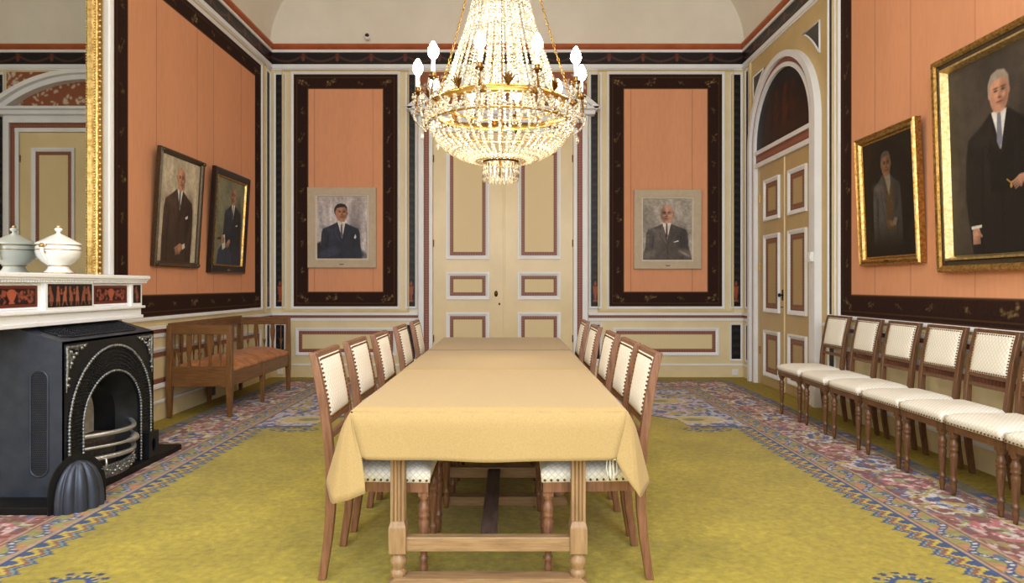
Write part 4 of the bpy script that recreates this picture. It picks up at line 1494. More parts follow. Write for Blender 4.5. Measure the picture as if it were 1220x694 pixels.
# ================================================================== IRON FIREPLACE
def build_fireplace():
    r = empty('fireplace')
    XFp = -2.66; ya, yb_ = 3.885, 4.88; yc = 4.385; zf = .966; zt_ = 1.045; xb = -2.93
    I = M['iron']
    # hearth slab
    b = MB().box(-3.04, -2.61, 3.70, 5.20, .001, .045); b.build('hearth_slab', M['iron_dark'], r, .004)
    # body: near cheek, far cheek, sloping hood
    for y0, y1, nm in ((ya, ya+.018, 'near_cheek'), (yb_-.018, yb_, 'far_cheek')):
        b = MB().prism([(XFp, .045), (XFp, zf), (xb, zt_), (xb, .045)], 1, y0, y1)
        b.build(nm, M['iron_side'] if y0 == ya else I, r, .004)
    b = MB().add([(xb, ya+.0, .045), (-3.045, ya+.003, .045), (-3.045, ya+.003, 1.04), (xb, ya, zt_)], [(0, 1, 2, 3)]); b.box(-3.04, xb, ya+.05, 4.85, .045, .06)
    b.add([(xb, yb_, .045), (-3.04, yb_-.03, .045), (-3.04, yb_-.03, 1.02), (xb, yb_, zt_)], [(3, 2, 1, 0)])
    b.build('rear_flank', M['iron_side'], r)
    b = MB().prism([(XFp, zf-.02), (XFp, zf), (xb, zt_), (-3.04, zt_), (-3.04, zt_-.02), (xb, zt_-.02)], 1, ya+.018, yb_-.018); b.build('hood', M['iron_side'], r, .003)
    def slope(x): return zf+(zt_-zf)*(XFp-x)/(XFp-xb)
    # top grille: rounded bar with perforations
    b = MB(); 
    for k in range(46):
        for q in range(7):
            y = 4.02+.72*k/45; x = XFp-.07-.13*q/6
            b.ball((x, y, slope(x)+.003), .0058, 1)
    b.build('hood_grille', M['iron'], r)
    ring = []
    for k in range(40):
        t = 2*PI*k/40
        y = 4.38+.40*max(-1, min(1, 1.12*math.cos(t))); x = XFp-.135+.088*max(-1, min(1, 1.5*math.sin(t)))
        ring.append((x, y, slope(x)+.004))
    MB().tube(ring, .006, 6, True).build('hood_grille_rim', I, r)
    # front plate with the arched opening
    ro, zo = .31, .425
    bo = MB()
    n = 40
    inner = [(yc-ro, .05)]+[(yc-ro*math.cos(PI*k/n), zo+.30*math.sin(PI*k/n)) for k in range(n+1)]+[(yc+ro, .05)]
    outer = [(ya, .05)]
    for k in range(n+1):
        u = k/n
        if u < .3: outer.append((ya, zo+(zf-zo)*u/.3))
        elif u > .7: outer.append((yb_, zo+(zf-zo)*(1-u)/.3))
        else: outer.append((ya+(yb_-ya)*(u-.3)/.4, zf))
    outer.append((yb_, .05))
    N = len(inner)
    vs = [(XFp, y, z) for y, z in inner]+[(XFp, y, z) for y, z in outer]+[(XFp-.02, y, z) for y, z in inner]
    fs = [(i, i+1, N+i+1, N+i) for i in range(N-1)]+[(i, 2*N+i, 2*N+i+1, i+1) for i in range(N-1)]
    bo.add(vs, fs); bo.build('front_plate', I, r)
    # arch trims: beaded outer, roped inner
    def arc3(ry, rz, zbase, x, n=60):
        pts = [(x, yc-ry, zbase+(zo-zbase)*k/10) for k in range(10)]
        pts += [(x, yc-ry*math.cos(PI*k/n), zo+rz*math.sin(PI*k/n)) for k in range(n+1)]
        pts += [(x, yc+ry, zo-(zo-zbase)*k/10) for k in range(1, 11)]
        return pts
    def resample(pts, step):
        out = [Vector(pts[0])]; acc = 0
        for p, q in zip(pts[:-1], pts[1:]):
            p, q = Vector(p), Vector(q); L = (q-p).length; d = step-acc
            while d <= L:
                out.append(p.lerp(q, d/L)); d += step
            acc = L-(d-step)
        return out
    for nm, ry, rz, rad, zb in (('outer_arch_trim', .447, .475, .011, .05), ('inner_arch_trim', .318, .306, .010, .05)):
        pts = arc3(ry, rz, zb, XFp+.008)
        b = MB().tube(pts, rad*.55, 8)
        for p in resample(pts, .021): b.ball(p, rad, 1)
        b.build(nm, M['pewter'], r)
    # diaper pattern studs between the trims
    b = MB()
    for ky, f in enumerate(np.linspace(.12, .88, 6)):
        pts = resample(arc3(.318+(.447-.318)*f, .306+(.475-.306)*f, .30, XFp+.002), .024)
        for i, p in enumerate(pts):
            if ky % 2: p = p + Vector((0, 0, .0))
            b.ball(p, .0075, 1)
    b.build('arch_lattice', M['iron_dark'], r)
    # splayed reveal behind the opening and the firebox
    b = MB(); n2 = 30
    A1 = [(yc-ro, .05)]+[(yc-ro*math.cos(PI*k/n2), zo+.30*math.sin(PI*k/n2)) for k in range(n2+1)]+[(yc+ro, .05)]
    A2 = [(yc-.22, .05)]+[(yc-.22*math.cos(PI*k/n2), zo-.01+.22*math.sin(PI*k/n2)) for k in range(n2+1)]+[(yc+.22, .05)]
    m = len(A1)
    b.add([(XFp-.015, y, z) for y, z in A1]+[(XFp-.12, y, z) for y, z in A2], [(i, m+i, m+i+1, i+1) for i in range(m-1)], True)
    b.add([(XFp-.12, y, z) for y, z in A2]+[(XFp-.36, y, z) for y, z in A2], [(i, m+i, m+i+1, i+1) for i in range(m-1)], True)
    b.build('arch_reveal', M['iron'], r)
    b = MB().box(XFp-.29, XFp-.27, yc-.24, yc+.24, .05, .68); b.build('fireback', M['firebrick'], r)
    b = MB().box(XFp-.27, XFp-.10, yc-.22, yc+.22, .05, .29); b.build('coal_bed', M['coal'], r, .03)
    # bowed bars
    def bow(z, out, rad, name, mat):
        pts = [(XFp-.05+out*math.sin(PI*k/24), yc-.29+.58*k/24, z) for k in range(25)]
        return MB().tube(pts, rad, 10).build(name, mat, r)
    bow(.345, .15, .016, 'grate_bar', M['steel'])
    bow(.195, .15, .016, 'grate_bar', M['steel'])
    pts = [(XFp-.05+.16*math.sin(PI*k/24), yc-.29+.58*k/24, .268) for k in range(25)]
    rads = [.010+.020*math.exp(-((k-16)/2.2)**2)+.008*math.exp(-((k-19.5)/.8)**2)+.006*math.exp(-((k-12)/.8)**2) for k in range(25)]
    MB().tube(pts, rads, 12).build('grate_bar', M['steel'], r)
    # bowed ornamental ash guard
    vs = []; fs = []
    for k in range(31):
        y = yc-.29+.58*k/30; x = XFp-.03+.085*math.sin(PI*k/30)
        vs += [(x, y, .048), (x+.012, y, .09), (x, y, .135)]
    for k in range(30):
        fs += [(k*3, k*3+3, k*3+4, k*3+1), (k*3+1, k*3+4, k*3+5, k*3+2)]
    b = MB().add(vs, fs, True)
    for k in range(1, 30):
        y = yc-.29+.58*k/30; x = XFp-.03+.085*math.sin(PI*k/30)+.012
        b.ball((x, y, .09+.018*math.sin(k*1.7)), .012, 1); b.ball((x-.004, y, .128), .006, 1)
    b.build('ash_guard', M['pewter'], r)
    # side ears with an oval damper hole
    for y0, y1 in ((4.735, 4.875), (3.90, 4.04)):
        ymid = (y0+y1)/2
        b = MB(); nn = 24
        inn = [(ymid+.024*math.cos(2*PI*k/nn), .135+.048*math.sin(2*PI*k/nn)) for k in range(nn)]
        outr = []
        for k in range(nn):
            c_, s_ = math.cos(2*PI*k/nn), math.sin(2*PI*k/nn)
            q = max(abs(c_), abs(s_)); outr.append((ymid+.065*c_/q, .14+.092*s_/q))
        vs = [(XFp+.045, y, z) for y, z in inn]+[(XFp+.045, y, z) for y, z in outr]+[(XFp+.03, y, z) for y, z in inn]+[(XFp, y, z) for y, z in outr]
        for k in range(nn):
            j = (k+1) % nn
            b.add([vs[k], vs[j], vs[nn+j], vs[nn+k], vs[2*nn+k], vs[2*nn+j], vs[3*nn+k], vs[3*nn+j]], [(0, 1, 2, 3), (0, 4, 5, 1), (3, 2, 7, 6)])
        b.build('damper_plate', I, r)
    # leafy corner ornaments in relief
    for yy, sg in ((ya+.035, 1), (yb_-.035, -1)):
        b = MB()
        def S(pts, rad): b.tube([(XFp+.006, yy+sg*u, .930-v) for u, v in pts], rad, 6)
        S([(0, .0), (.06, .005), (.12, .0), (.19, -.005)], [.010, .011, .009, .003])
        S([(0, .0), (.005, .08), (0, .17), (-.004, .27)], [.010, .011, .009, .003])
        S([(.02, .02), (.06, .05), (.10, .04), (.10, .015), (.075, .02)], .006)
        S([(.02, .02), (.035, .08), (.03, .13), (.008, .125), (.012, .10)], .006)
        S([(.03, .03), (.055, .055), (.05, .085), (.03, .075)], .006)
        for u, v in ((.03, .03), (.08, .045), (.035, .10), (.13, .015), (.012, .19), (.055, .065), (.16, .004), (.006, .23)):
            b.ball((XFp+.008, yy+sg*u, .930-v), .013, 1)
        b.build('corner_ornament', M['pewter'], r)
    # perforated grille in the near cheek (faces the camera)
    b = MB(); x0, x1, z0, z1 = -2.855, -2.735, .165, .795
    cx = (x0+x1)/2; hw_ = .052
    for k in range(56):
        for q in range(9):
            z = z0+.015+(z1-z0-.03)*k/55; x = cx+(q-4)*.0115+(.0058 if k % 2 else 0)
            lim = hw_-max(0, (z-(z1-hw_))**2/hw_ if z > z1-hw_ else ((z0+hw_)-z)**2/hw_ if z < z0+hw_ else 0)
            if abs(x-cx) < lim-.004: b.box(x-.0037, x+.0037, ya-.002, ya, z-.0035, z+.0035)
    b.build('side_grille', M['iron_dark'], r)
    pts = []
    for k in range(17): pts.append((cx-hw_*math.cos(PI*k/16), ya-.002, z1-hw_+hw_*math.sin(PI*k/16)))
    for k in range(17): pts.append((cx+hw_*math.cos(PI*k/16), ya-.002, z0+hw_-hw_*math.sin(PI*k/16)))
    MB().tube(pts, .006, 6, True).build('side_grille_rim', M['iron_side'], r)
    tag(r, 'black cast iron fireplace with an arched beaded opening and curved steel bars', 'fireplace')
build_fireplace()

def build_cover():
    """fluted shell-shaped blower leaning at the corner of the fireplace"""
    cx, cy = -2.515, 3.81
    ang = math.atan2(.27, .15)              # direction of its foot along the floor
    r = empty('fire_cover', (cx, cy, .0065), ang - 0.0)
    # local x along the foot, local -y towards the room
    hw_ = .158; H = .315
    pl = [(-hw_, 0)]+[(-hw_*math.cos(PI*k/24), .11+(H-.11)*math.sin(PI*k/24)) for k in range(25)]+[(hw_, 0)]
    MB().prism(pl, 1, .0, .012).build('back_plate', M['iron_dark'], r, .003)
    nu, nv = 56, 20
    vs = []; fs = []
    for j in range(nv+1):
        v = j/nv
        for i in range(nu+1):
            u = i/nu
            t = PI*u
            env = math.sqrt(max(0, 1-(v**2.6)))
            fl = 1-.24*(1-abs(math.sin(t*5.5)))**1.3*(1 if v < .9 else (1-v)/.1)
            rx = (hw_-.016)*env
            x = -rx*math.cos(t)*(.55+.45*fl)
            y = -.095*env*math.sin(t)*fl
            z = (H-.035)*v
            vs.append((x, y, z))
    fs = [(j*(nu+1)+i, j*(nu+1)+i+1, (j+1)*(nu+1)+i+1, (j+1)*(nu+1)+i) for j in range(nv) for i in range(nu)]
    MB().add(vs, fs, True).build('fluted_shell', M['iron_side'], r)
    MB().tube([(.125, -.02, .20), (.128, -.05, .205), (.13, -.058, .235), (.132, -.05, .262), (.125, -.018, .262)], .006, 8).build('handle', M['steel'], r)
    tag(r, 'fluted black iron fire cover standing against the corner of the fireplace', 'fire cover')
build_cover()

# ================================================================== MIRROR AND TUREEN
def build_mirror():
    r = empty('mirror')
    y0, y1, z0, z1 = 3.66, 4.83, 1.378, 4.05
    MB().box(CX+.004, CX+.016, y0+.05, y1-.05, z0, z1-.05).build('mirror_glass', M['mirror'], r)
    def side(yA, yB, zA, zB, vertical):
        b = MB()
        if vertical:
            w = yB-yA; d = 1 if yA > 4.3 else -1
            base = yA if d > 0 else yB
            prof = [(0, .0), (0, .03), (.012, .042), (.024, .036), (.034, .052), (.060, .062), (.080, .058), (.092, .040), (.11, .034), (.11, 0)]
            b.prism([(CX+.002+h, base+d*u) for u, h in prof], 2, zA, zB)
        else:
            prof = [(0, .0), (0, .03), (.012, .042), (.024, .036), (.034, .052), (.060, .062), (.080, .058), (.092, .040), (.11, .034), (.11, 0)]
            b.prism([(CX+.002+h, zA+u) for u, h in prof], 1, yA, yB)
        return b
    for yA, yB in ((y0, y0+.11), (y1-.11, y1)):
        f = side(yA, yB, z0, z1, True).build('gilt_frame', M['gold'], r)
        d = 1 if yA > 4.3 else -1; base = yA if d > 0 else yB
        for dx, dy, rad, stp in ((.044, .012, .0085, .020), (.046, .088, .008, .020), (.060, .050, .013, .040)):
            b = MB(); z = z0+.01
            while z < z1:
                b.ball((CX+dx, base+d*dy, z), rad, 1); z += stp
            b.build('bead_trim', M['gold_pale'], f)
    side(y0, y1, z1-.11, z1, False).build('gilt_frame', M['gold'], r)
    tag(r, 'tall wall mirror in a beaded gold frame standing on the marble mantelpiece', 'mirror')
build_mirror()

def build_tureen():
    r = empty('tureen', (-2.892, 4.19, 1.3765), 0)
    P_ = M['porcelain']
    MB().lathe([(0, 0), (.078, 0), (.080, .010), (.070, .020), (.060, .034), (.058, .046), (.066, .056), (.095, .078), (.118, .108), (.126, .140), (.124, .165), (.120, .182), (.114, .182)], 40).build('bowl', P_, r)
    lid = MB().lathe([(.127, .183), (.128, .190), (.118, .198), (.090, .214), (.060, .232), (.034, .246), (.016, .254), (.010, .262), (.010, .266), (.020, .274), (.024, .284), (.018, .290), (.008, .294), (.012, .302), (0, .308)], 40).build('lid', P_, r)
    MB().ball((0, 0, .298), .0125, 2).build('gilt_knob', M['gold_pale'], lid)
    for z, rr_ in ((.182, .1235), (.150, .1268), (.050, .062), (.004, .081)):
        pts = [(rr_*math.cos(2*PI*k/48), rr_*math.sin(2*PI*k/48), z) for k in range(48)]
        MB().tube(pts, .0026, 6, True).build('gilt_band', M['gold'], r)
    for s in (-1, 1):
        h = MB().tube([(.0, s*.108, .085), (.0, s*.130, .105), (0, s*.152, .140), (0, s*.150, .168), (0, s*.135, .178), (0, s*.118, .172)], [.008, .009, .010, .010, .009, .008], 10).build('handle', P_, r)
        b = MB().ball((0, s*.150, .172), .016, 2); b.ball((0, s*.118, .176), .013, 1); b.tube([(0, s*.134, .128), (0, s*.118, .135)], .008, 8)
        b.build('gilt_mask', M['gold'], h)
    tag(r, 'white porcelain tureen with gold bands and lid on the marble mantelpiece', 'tureen')
build_tureen()

# ================================================================== PICTURES
def suit_noise(a, amt=.25, s=14):
    a.c *= (1-amt/2+amt*fbm(a.X*s, a.Y*s, 4))[..., None]

def face(a, cx, cy, rx, ry, skin, hair=None, turn=0.0, bald=False, specs=False, grey=None):
    sk = np.array(skin, float)
    a.ell(cx-rx*.98, cy-ry*.05, rx*.16, ry*.2, sk*.78); a.ell(cx+rx*.98, cy-ry*.05, rx*.16, ry*.2, sk*.7)
    if hair is not None and not bald: a.ell(cx-turn*.2*rx, cy+ry*.30, rx*1.08, ry*.86, hair, .012)
    if grey is not None:
        a.ell(cx-rx*.85, cy+ry*.12, rx*.24, ry*.34, grey, .012); a.ell(cx+rx*.85, cy+ry*.12, rx*.22, ry*.34, np.array(grey)*.85, .012)
    a.ell(cx, cy, rx, ry, sk, .012)
    a.ell(cx, cy-ry*.35, rx*.88, ry*.72, sk*.97, .012)
    if hair is not None and not bald:
        a.poly([(cx-rx*1.04, cy+ry*.15), (cx-rx*1.06, cy+ry*.6), (cx-rx*.75, cy+ry*1.05), (cx-rx*.1, cy+ry*1.2), (cx+rx*.6, cy+ry*1.1), (cx+rx*1.0, cy+ry*.7), (cx+rx*1.0, cy+ry*.2), (cx+rx*.9, cy+ry*.5), (cx+rx*.55, cy+ry*.74), (cx-rx*.2, cy+ry*.70), (cx-rx*.75, cy+ry*.62), (cx-rx*.9, cy+ry*.35)], hair, .014)
    if bald: a.ell(cx-.2*rx, cy+ry*.55, rx*.5, ry*.3, sk*1.15, .03, 0, .8)
    a.ell(cx+rx*.55*(1 if turn >= 0 else -1), cy-ry*.1, rx*.45, ry*.75, sk*.62, .035, 0, .65)
    ox = cx+turn*rx*.18
    dk = sk*.36
    for s in (-1, 1):
        a.ell(ox+s*rx*.38, cy+ry*.10, rx*.20, ry*.055, dk, .006); a.ell(ox+s*rx*.38, cy+ry*.24, rx*.26, ry*.045, dk*1.2, .007)
        a.ell(ox+s*rx*.42, cy-ry*.16, rx*.22, ry*.14, sk*1.1, .02, 0, .6)
        if specs:
            ang = np.linspace(0, 2*PI, 15)
            a.line([(ox+s*rx*.40+rx*.27*math.cos(t), cy+ry*.08+ry*.15*math.sin(t)) for t in ang], .004, (40, 30, 28), .8)
    a.poly([(ox-rx*.03, cy+ry*.12), (ox+rx*.06, cy+ry*.12), (ox+rx*.20, cy-ry*.24), (ox-rx*.12, cy-ry*.26)], sk*.86, .008)
    a.ell(ox, cy-ry*.27, rx*.17, ry*.05, sk*.5, .008)
    a.ell(ox, cy-ry*.50, rx*.33, ry*.045, sk*np.array((.62, .42, .42)), .007)
    a.ell(ox, cy-ry*.60, rx*.26, ry*.05, sk*.74, .010, 0, .7)

def hand(a, cx, cy, s, skin, rot=-.9):
    sk = np.array(skin, float)
    a.ell(cx, cy, s, s*.72, sk, .008, rot)
    c_, n_ = math.cos(rot), math.sin(rot)
    for k in range(4):
        o = (k-1.5)*s*.36
        x0, y0 = cx+c_*s*.5-n_*o, cy+n_*s*.5+c_*o
        a.line([(x0, y0), (x0+c_*s*.9, y0+n_*s*.9)], s*.32, sk*(.92-.05*k), 1, .006)
    a.line([(cx-c_*s*.1-n_*s*.5, cy-n_*s*.1+c_*s*.5), (cx+c_*s*.5-n_*s*.95, cy+n_*s*.5+c_*s*.8)], s*.36, sk*.85, 1, .006)

def shirt_tie(a, cx, top, wid, low, tie, shirt=(214, 210, 202), tw=.022):
    a.poly([(cx-wid, top), (cx+wid, top), (cx+.01, low)], shirt, .008)
    a.poly([(cx-tw*.6, top-.015), (cx+tw*.6, top-.015), (cx+tw, low+.06), (cx, low), (cx-tw, low+.06)], tie, .006)

def jacket(a, cx, ny, sw, bot, ww, col, vz, tilt=0.0, arms=True):
    """suit body: neck at ny, shoulder half-width sw, waist half-width ww, V of the lapels down to vz"""
    c = np.array(col, float); hi = c*1.45+8; lo = c*.55
    L = ny-bot
    a.poly([(cx-.07, ny+.02), (cx-sw*.55, ny-L*.06), (cx-sw*.92, ny-L*.13), (cx-sw, ny-L*.24), (cx-sw*1.04, ny-L*.55), (cx-ww*1.02, bot), (cx+ww*1.02, bot),
            (cx+sw*1.04, ny-L*.55), (cx+sw, ny-L*.24), (cx+sw*.92, ny-L*.13), (cx+sw*.55, ny-L*.06), (cx+.07, ny+.02)], c, .02)
    # light from the upper left: shoulder and chest planes
    a.ell(cx-sw*.62, ny-L*.15, sw*.34, L*.05, hi, .07, -.35, .55); a.ell(cx-sw*.45, ny-L*.36, sw*.22, L*.2, hi, .12, 0, .4)
    a.ell(cx+sw*.75, ny-L*.4, sw*.25, L*.35, lo, .12, .05, .6)
    # lapels
    a.poly([(cx-.085, ny+.01), (cx-sw*.42, ny-L*.20), (cx-sw*.30, ny-L*.24), (cx-sw*.36, ny-L*.27), (cx-.01, vz)], c*1.18+4, .008)
    a.poly([(cx+.085, ny+.01), (cx+sw*.42, ny-L*.20), (cx+sw*.30, ny-L*.24), (cx+sw*.36, ny-L*.27), (cx+.01, vz)], c*.92, .008)
    a.line([(cx-sw*.42, ny-L*.20), (cx-sw*.30, ny-L*.24), (cx-sw*.36, ny-L*.27), (cx-.01, vz)], .010, lo, .8); a.line([(cx+sw*.42, ny-L*.20), (cx+sw*.30, ny-L*.24), (cx+sw*.36, ny-L*.27), (cx+.01, vz)], .010, lo, .8)
    a.line([(cx, vz), (cx+.015, bot)], .010, lo, .8)
    for k in range(2): a.ell(cx+.02, vz-.04-.09*k, .009, .009, lo*.7)
    if arms:
        a.line([(cx-sw*.66, ny-L*.30), (cx-sw*.70, ny-L*.6), (cx-ww*.66, bot)], .022, lo, .75, .025); a.line([(cx+sw*.66, ny-L*.30), (cx+sw*.70, ny-L*.6), (cx+ww*.66, bot)], .022, lo, .75, .025)
        a.line([(cx-sw*.9, ny-L*.28), (cx-sw*.93, ny-L*.6)], .03, hi, .4, .05)
        for k in range(3): a.line([(cx-sw*.98, ny-L*(.5+.06*k)), (cx-sw*.76, ny-L*(.53+.06*k))], .008, lo, .5, .02)

def neck(a, cx, y0, y1, w, skin):
    a.poly([(cx-w, y1), (cx+w, y1), (cx+w*1.1, y0), (cx-w*1.1, y0)], np.array(skin)*.72, .01)

# canvas units: width 1, height hgt; y up from the bottom
def strokes(a, amt=.16):
    n = fbm(a.X*30+a.Y*16, a.Y*26-a.X*12, 3)
    a.c *= (1-amt/2+amt*n)[..., None]
def pic_blue_seated(a, h):           # dark-haired man, blue suit, streaked pale ground
    n = fbm(a.X*14, a.Y*2.2, 4); a.c[:] = np.array((196, 188, 188))*(.70+.5*n)[..., None]
    a.mix(np.clip((a.Y/h-.75)*2, 0, 1), (150, 126, 100), .35); a.ell(.80, h*.66, .10, .34, (112, 102, 106), .16, .12, .6); a.ell(.66, h*.5, .05, .3, (120, 110, 114), .1, .05, .4)
    a.poly([(.0, .0), (.0, .30), (.07, .34), (.12, .0)], (44, 32, 28), .03)
    jacket(a, .47, .70, .38, -.10, .44, (40, 42, 54), .30)
    a.ell(.24, .12, .22, .09, (66, 68, 88), .08, .3, .7); a.ell(.82, .12, .18, .08, (42, 42, 54), .07, -.5, .8)
    neck(a, .485, .68, .80, .062, (176, 122, 92))
    shirt_tie(a, .49, .735, .082, .40, (86, 84, 98)); a.poly([(.41, .735), (.44, .775), (.50, .70), (.47, .66)], (206, 202, 200), .008)
    a.poly([(.735, .42), (.765, .49), (.785, .43), (.76, .39)], (222, 218, 220), .008)
    face(a, .485, .91, .118, .155, (178, 124, 94), (40, 33, 31), .55)
    strokes(a, .22); suit_noise(a, .2, 22)
def pic_grey_seated(a, h):           # bald man with glasses, grey-brown suit
    n = fbm(a.X*7, a.Y*4, 4); a.c[:] = np.array((172, 162, 152))*(.76+.42*n)[..., None]
    a.ell(.13, h*.62, .14, .42, (118, 112, 102), .14, .2, .6); a.ell(.9, .25, .2, .22, (196, 190, 184), .1, 0, .5)
    jacket(a, .49, .72, .42, -.08, .52, (80, 73, 69), .30)
    a.ell(.12, .10, .16, .08, (120, 110, 100), .07, .5, .7); a.ell(.86, .13, .16, .08, (116, 106, 98), .07, -.5, .7); a.ell(.86, .12, .10, .02, (190, 186, 180), .03, -.5, .5)
    neck(a, .49, .70, .80, .07, (186, 138, 116))
    shirt_tie(a, .485, .755, .092, .42, (80, 54, 52))
    a.poly([(.62, .365), (.72, .40), (.73, .375), (.64, .355)], (226, 222, 216), .006)
    face(a, .49, .93, .128, .178, (186, 138, 116), None, -.3, True, True, (150, 136, 126))
    strokes(a, .26); suit_noise(a, .25, 22)
def pic_standing(a, h):              # tall bald man, brown three-piece, cream ground
    n = fbm(a.X*12, a.Y*2.5, 4); a.c[:] = np.array((198, 186, 162))*(.76+.38*n)[..., None]
    jacket(a, .49, .93, .37, -.05, .37, (64, 47, 38), .52)
    a.poly([(.42, .70), (.49, .52), (.56, .70), (.52, .60), (.46, .60)], (44, 32, 27), .01)
    neck(a, .505, .90, .99, .055, (186, 136, 106))
    shirt_tie(a, .50, .955, .075, .68, (78, 70, 84)); a.poly([(.665, .60), (.735, .635), (.74, .595), (.69, .575)], (228, 224, 216), .006)
    a.poly([(.84, .60), (.87, .34), (.74, .17), (.66, .23), (.74, .36)], (70, 52, 42), .03); a.line([(.76, .34), (.66, .24)], .012, (34, 25, 21), .8, .02)
    a.poly([(.62, .235), (.69, .26), (.71, .20), (.64, .17)], (214, 208, 200), .008); hand(a, .56, .19, .078, (176, 128, 102), -2.7)
    face(a, .51, 1.09, .098, .148, (190, 140, 110), None, .25, True, False, (168, 154, 138))
    strokes(a, .2); suit_noise(a, .2, 18)
def pic_chair_blue(a, h):            # seated man, dark blue suit, hands on papers, grey-green ground
    n = fbm(a.X*5, a.Y*4, 3); a.c[:] = np.array((124, 124, 102))*(.78+.38*n)[..., None]
    a.poly([(.72, .05), (.66, .84), (.90, .82), (.98, .05)], (88, 58, 42), .03); a.line([(.12, .38), (.40, .42)], .035, (66, 44, 34))
    jacket(a, .61, .91, .30, .18, .30, (40, 44, 54), .58)
    a.poly([(.12, 0), (.16, .22), (.28, .30), (.52, .32), (.60, .16), (.62, .0)], (52, 60, 78), .02); a.poly([(.62, 0), (.60, .20), (.74, .32), (.92, .26), (.97, 0)], (44, 51, 67), .02)
    a.line([(.40, .30), (.46, .0)], .03, (34, 40, 54), .7, .04); a.line([(.78, .28), (.76, 0)], .03, (32, 37, 50), .7, .04)
    a.poly([(.32, .74), (.30, .50), (.26, .40), (.34, .36), (.44, .50)], (46, 50, 62), .02); a.poly([(.90, .62), (.88, .42), (.58, .31), (.54, .39), (.76, .50)], (38, 42, 52), .02)
    neck(a, .60, .88, .97, .05, (160, 116, 92))
    shirt_tie(a, .605, .935, .065, .70, (74, 74, 92), tw=.018); a.poly([(.70, .61), (.79, .64), (.79, .61)], (200, 198, 192), .008)
    a.poly([(.24, .42), (.36, .46), (.40, .26), (.30, .22)], (206, 204, 196), .008)
    hand(a, .29, .40, .055, (168, 124, 98), -1.2); hand(a, .50, .34, .06, (168, 124, 98), -2.4)
    face(a, .60, 1.065, .095, .135, (164, 120, 96), (128, 114, 96), -.2, False, False, (140, 126, 108))
    strokes(a, .18); suit_noise(a, .2, 18)
def pic_old_oval(a, h):              # eighteenth-century sitter in a dark oval
    a.c[:] = (36, 28, 20)
    a.ell(.5, h*.5, .47, h*.47, (24, 18, 13), .03)
    jacket(a, .46, .92, .27, .10, .28, (78, 74, 72), .30)
    a.poly([(.44, .90), (.56, .86), (.62, .30), (.46, .28)], (92, 70, 42), .03)
    for k in range(6): a.ell(.52+.012*k, .80-.09*k, .008, .008, (130, 104, 62), .006)
    neck(a, .47, .88, .96, .05, (140, 100, 76))
    a.poly([(.42, .95), (.54, .95), (.55, .84), (.51, .68), (.46, .84)], (150, 140, 122), .02)
    a.poly([(.70, .60), (.72, .45), (.58, .36), (.54, .42)], (72, 68, 66), .02); a.poly([(.60, .44), (.66, .42), (.62, .34), (.55, .37)], (128, 114, 98), .015); hand(a, .52, .37, .05, (124, 90, 66), 2.9)
    face(a, .47, 1.05, .092, .130, (152, 110, 82), (98, 90, 78), .3, False, False, (112, 104, 92))
    a.mix(np.clip(.34-a.Y, 0, .34)*4, (24, 18, 13)); a.c = a.c*.82
    strokes(a, .15); suit_noise(a, .25, 14)
def pic_large(a, h):                 # standing man in black three-piece before a dark ground
    n = fbm(a.X*5, a.Y*4, 4); a.c[:] = np.array((70, 62, 56))*(.72+.48*n)[..., None]
    jacket(a, .50, .95, .33, -.05, .27, (27, 24, 24), .40, arms=True)
    a.poly([(.40, .78), (.50, .66), (.60, .78), (.62, .42), (.40, .42)], (21, 19, 20), .02)
    a.poly([(.19, .70), (.17, .30), (.20, .20), (.31, .20), (.33, .50), (.34, .74)], (30, 27, 27), .02); a.line([(.335, .74), (.325, .45), (.31, .2)], .012, (12, 11, 12), .8, .015)
    neck(a, .495, .93, 1.0, .055, (190, 138, 114))
    shirt_tie(a, .495, .965, .07, .70, (116, 116, 134), (210, 208, 208), .026)
    a.line([(.55, .49), (.58, .465), (.62, .475), (.66, .50)], .009, (176, 132, 60)); a.ell(.585, .445, .010, .018, (180, 136, 62))
    a.poly([(.84, .72), (.86, .50), (.74, .40), (.66, .44), (.74, .54)], (29, 26, 26), .02)
    hand(a, .25, .155, .052, (182, 134, 112), -1.55); a.poly([(.20, .205), (.305, .21), (.305, .19), (.205, .182)], (204, 202, 200), .006)
    hand(a, .665, .475, .045, (172, 126, 104), -2.6); a.poly([(.69, .51), (.75, .50), (.745, .465), (.70, .47)], (204, 202, 200), .006)
    face(a, .50, 1.085, .088, .128, (194, 142, 118), (150, 140, 128), .35, False, False, (160, 150, 138))
    strokes(a, .14); suit_noise(a, .18, 16)

